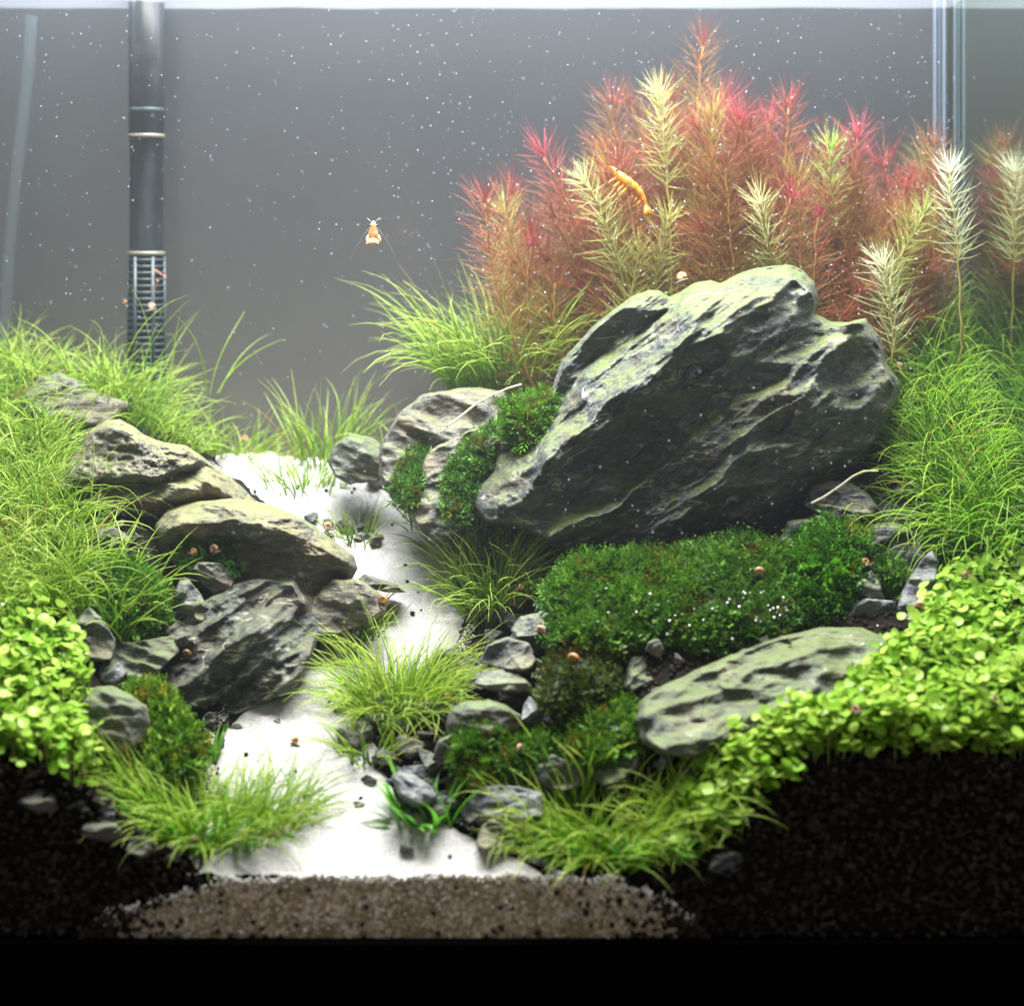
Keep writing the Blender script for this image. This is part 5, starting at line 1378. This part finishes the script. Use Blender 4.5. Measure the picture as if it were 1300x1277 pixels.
def shrimp_geo(path, rad, flat=0.75):
    return tube_mesh(path, rad, 14)
def sphere(c, r):
    return np.array(c) + IV2 * r, np.zeros((0, 4), int), IF2
# orange shrimp in the red plants
ysh = 14.6
def q3(px, py, dy=0.0): return np.array(p2w(px, py, ysh + dy))
o = q3(797, 230)
root = empty('shrimp', o, 'orange shrimp climbing among the red stem plants', 'shrimp')
kk = kof(ysh)
ctrl = np.array([(772, 207), (777, 214), (783, 221), (791, 228), (799, 234), (806, 239), (812, 245), (816, 252), (819, 259), (822, 264)], float)
rads = np.array([.4, 2.6, 5.2, 7.4, 7.2, 6.2, 5.0, 3.8, 2.6, .8]) * kk
tt = np.linspace(0, 9, 46)
path = np.stack([np.interp(tt, range(10), ctrl[:, 0]), np.interp(tt, range(10), ctrl[:, 1])], -1)
rad = np.interp(tt, range(10), rads) * (1 + .05 * np.cos(tt * 5.2))
P3_ = np.array([q3(*p) for p in path]) - o
obj('body', part_mesh('body', tube_mesh(P3_, rad, 14), M['shrimp_o']), root)
for s in (-1, 1):
    obj('eye', part_mesh('eye', sphere(q3(783.5, 216.5, s * .22) - o, .06), M['eye']), root)
    ap = [q3(776, 211, s * .1) - o, q3(764, 200, s * .5) - o, q3(758, 190, s * 1.0) - o, q3(757, 178, s * 1.3) - o]
    obj('antenna', part_mesh('antenna', tube_mesh(ap, [.03, .025, .015, .008], 5), M['shrimp_o']), root)
    for q, (ax_, ay_) in enumerate(((782, 226), (787, 231), (792, 235), (796, 238))):
        lp = [q3(ax_, ay_, s * .12) - o, q3(ax_ - 7, ay_ + 4 + q, s * .3) - o, q3(ax_ - 10, ay_ + 9 + q, s * .35) - o]
        obj('leg', part_mesh('leg', tube_mesh(lp, [.05, .035, .015], 5), M['shrimp_o']), root)
for q, (ax_, ay_) in enumerate(((801, 241), (806, 246), (810, 250), (813, 255))):
    lp = [q3(ax_, ay_) - o, q3(ax_ - 4, ay_ + 5) - o, q3(ax_ - 6, ay_ + 8) - o]
    obj('swimmeret', part_mesh('swimmeret', tube_mesh(lp, [.07, .05, .015], 5), M['shrimp_o']), root)
fan = [tube_mesh([q3(820, 261, d) - o, q3(822 + a_, 270, d * 2.5) - o, q3(823 + 1.5 * a_, 275, d * 3) - o], [.05, .11, .02], 6) for a_, d in ((-2, -.1), (1, 0), (4, .1))]
obj('tail_fan', part_mesh('tail_fan', join(fan), M['shrimp_o']), root)
# pale shrimp swimming head up in open water
ysh = 12.0
o = q3(473, 298)
root = empty('shrimp', o, 'pale cream shrimp swimming in open water against the grey back', 'shrimp')
kk = kof(ysh)
ctrl = np.array([(474, 281), (474, 285), (474, 290), (474, 296), (474, 302), (474, 306), (473.5, 309)], float)
rads = np.array([1.5, 3.8, 5.0, 6.2, 6.8, 6.6, 3.0]) * kk
tt = np.linspace(0, 6, 30)
path = np.stack([np.interp(tt, range(7), ctrl[:, 0]), np.interp(tt, range(7), ctrl[:, 1])], -1)
dep = np.interp(tt, range(7), [0, 0, .05, .1, .25, .6, 1.2])
P3_ = np.array([q3(p[0], p[1], d) for p, d in zip(path, dep)]) - o
obj('body', part_mesh('body', tube_mesh(P3_, np.interp(tt, range(7), rads), 14), M['shrimp_p']), root)
fan = [tube_mesh([q3(474, 305, -.1) - o, q3(474 + a_ * .6, 308, -.25) - o, q3(474 + a_, 311, -.3) - o], [.10, .13, .03], 8) for a_ in (-9, -5, -1, 3, 6)]
obj('tail_fan', part_mesh('tail_fan', join(fan), M['shrimp_p']), root)
for s in (-1, 1):
    obj('eye', part_mesh('eye', sphere(q3(474 + s * 4.4, 286.5, -.05) - o, .045), M['eye']), root)
    obj('antennule', part_mesh('antennule', tube_mesh([q3(474 + s * 2.5, 283) - o, q3(474 + s * 5, 280) - o, q3(474 + s * 8, 277) - o], [.035, .025, .01], 5), M['feeler']), root)
    ap = [q3(474 + s * 6, 290) - o, q3(474 + s * 13, 300) - o, q3(474 + s * 22, 314) - o, q3(474 + s * 28, 328) - o, q3(474 + s * 31, 346) - o]
    obj('antenna', part_mesh('antenna', tube_mesh(ap, [.007, .006, .005, .004, .002], 5), M['feeler']), root)
    for q in range(2):
        lp = [q3(474 + s * 6.5, 299 + 2 * q, -.1) - o, q3(474 + s * 9, 303 + 2 * q, -.2) - o, q3(474 + s * 7.5, 307 + 2 * q, -.25) - o]
        obj('leg', part_mesh('leg', tube_mesh(lp, [.04, .03, .012], 5), M['shrimp_p']), root)

# roots and bits of debris
def twig(label, pts, y, r, mat, name='root', cat='root'):
    P_ = np.array([p2w(*p, y + d) for p, d in zip(pts, np.linspace(0, .4, len(pts)))])
    s = np.linspace(0, len(pts) - 1, 24)
    Pi = np.stack([np.interp(s, range(len(pts)), P_[:, i]) for i in range(3)], -1)
    o = P_[0]
    obj(name, part_mesh(name, tube_mesh(Pi - o, np.linspace(r, r * .6, 24), 6), mat), label=label, cat=cat, loc=o)
twig('long white root draped over the grey rounded rock', [(566, 541), (577, 535), (592, 523), (607, 511), (625, 502), (645, 493), (662, 488)], 13.2, .055, M['root'])
twig('stiff pale root resting on the dark oval stone', [(1030, 639), (1046, 631), (1068, 616), (1082, 605), (1096, 598), (1115, 598)], 9.6, .06, M['root'])
twig('thin reddish twig stuck to the upper strainer', [(197, 343), (204, 348), (211, 352)], 20.7, .05, M['twig'], 'twig', 'twig')
twig('short upright reddish twig on the strainer above the brown snail', [(200, 356), (198, 365), (194, 375)], 20.7, .045, M['twig'], 'twig', 'twig')
# pearls of oxygen on the moss and carpet
rg = np.random.default_rng(71)
pp = []
for cx, cy, sx, sy, n in ((990, 775, 14, 12, 26), (965, 755, 20, 8, 10), (900, 770, 60, 25, 22), (790, 790, 60, 25, 14), (1130, 860, 90, 70, 26), (40, 790, 50, 60, 8), (1050, 930, 70, 25, 8)):
    for _ in range(n):
        l, nn = hit(cx + rg.normal(0, sx), cy + rg.normal(0, sy))
        if l is not None and l[1] > .4: pp.append(l + nn * .03)
pp = np.array(pp)
V, F = grains(pp, rg.uniform(.025, .055, len(pp)), rg, fine=True, jit=0)
obj('oxygen_bubbles', make_mesh('oxygen_bubbles', V, [F], [M['pearl']]), kind='stuff')
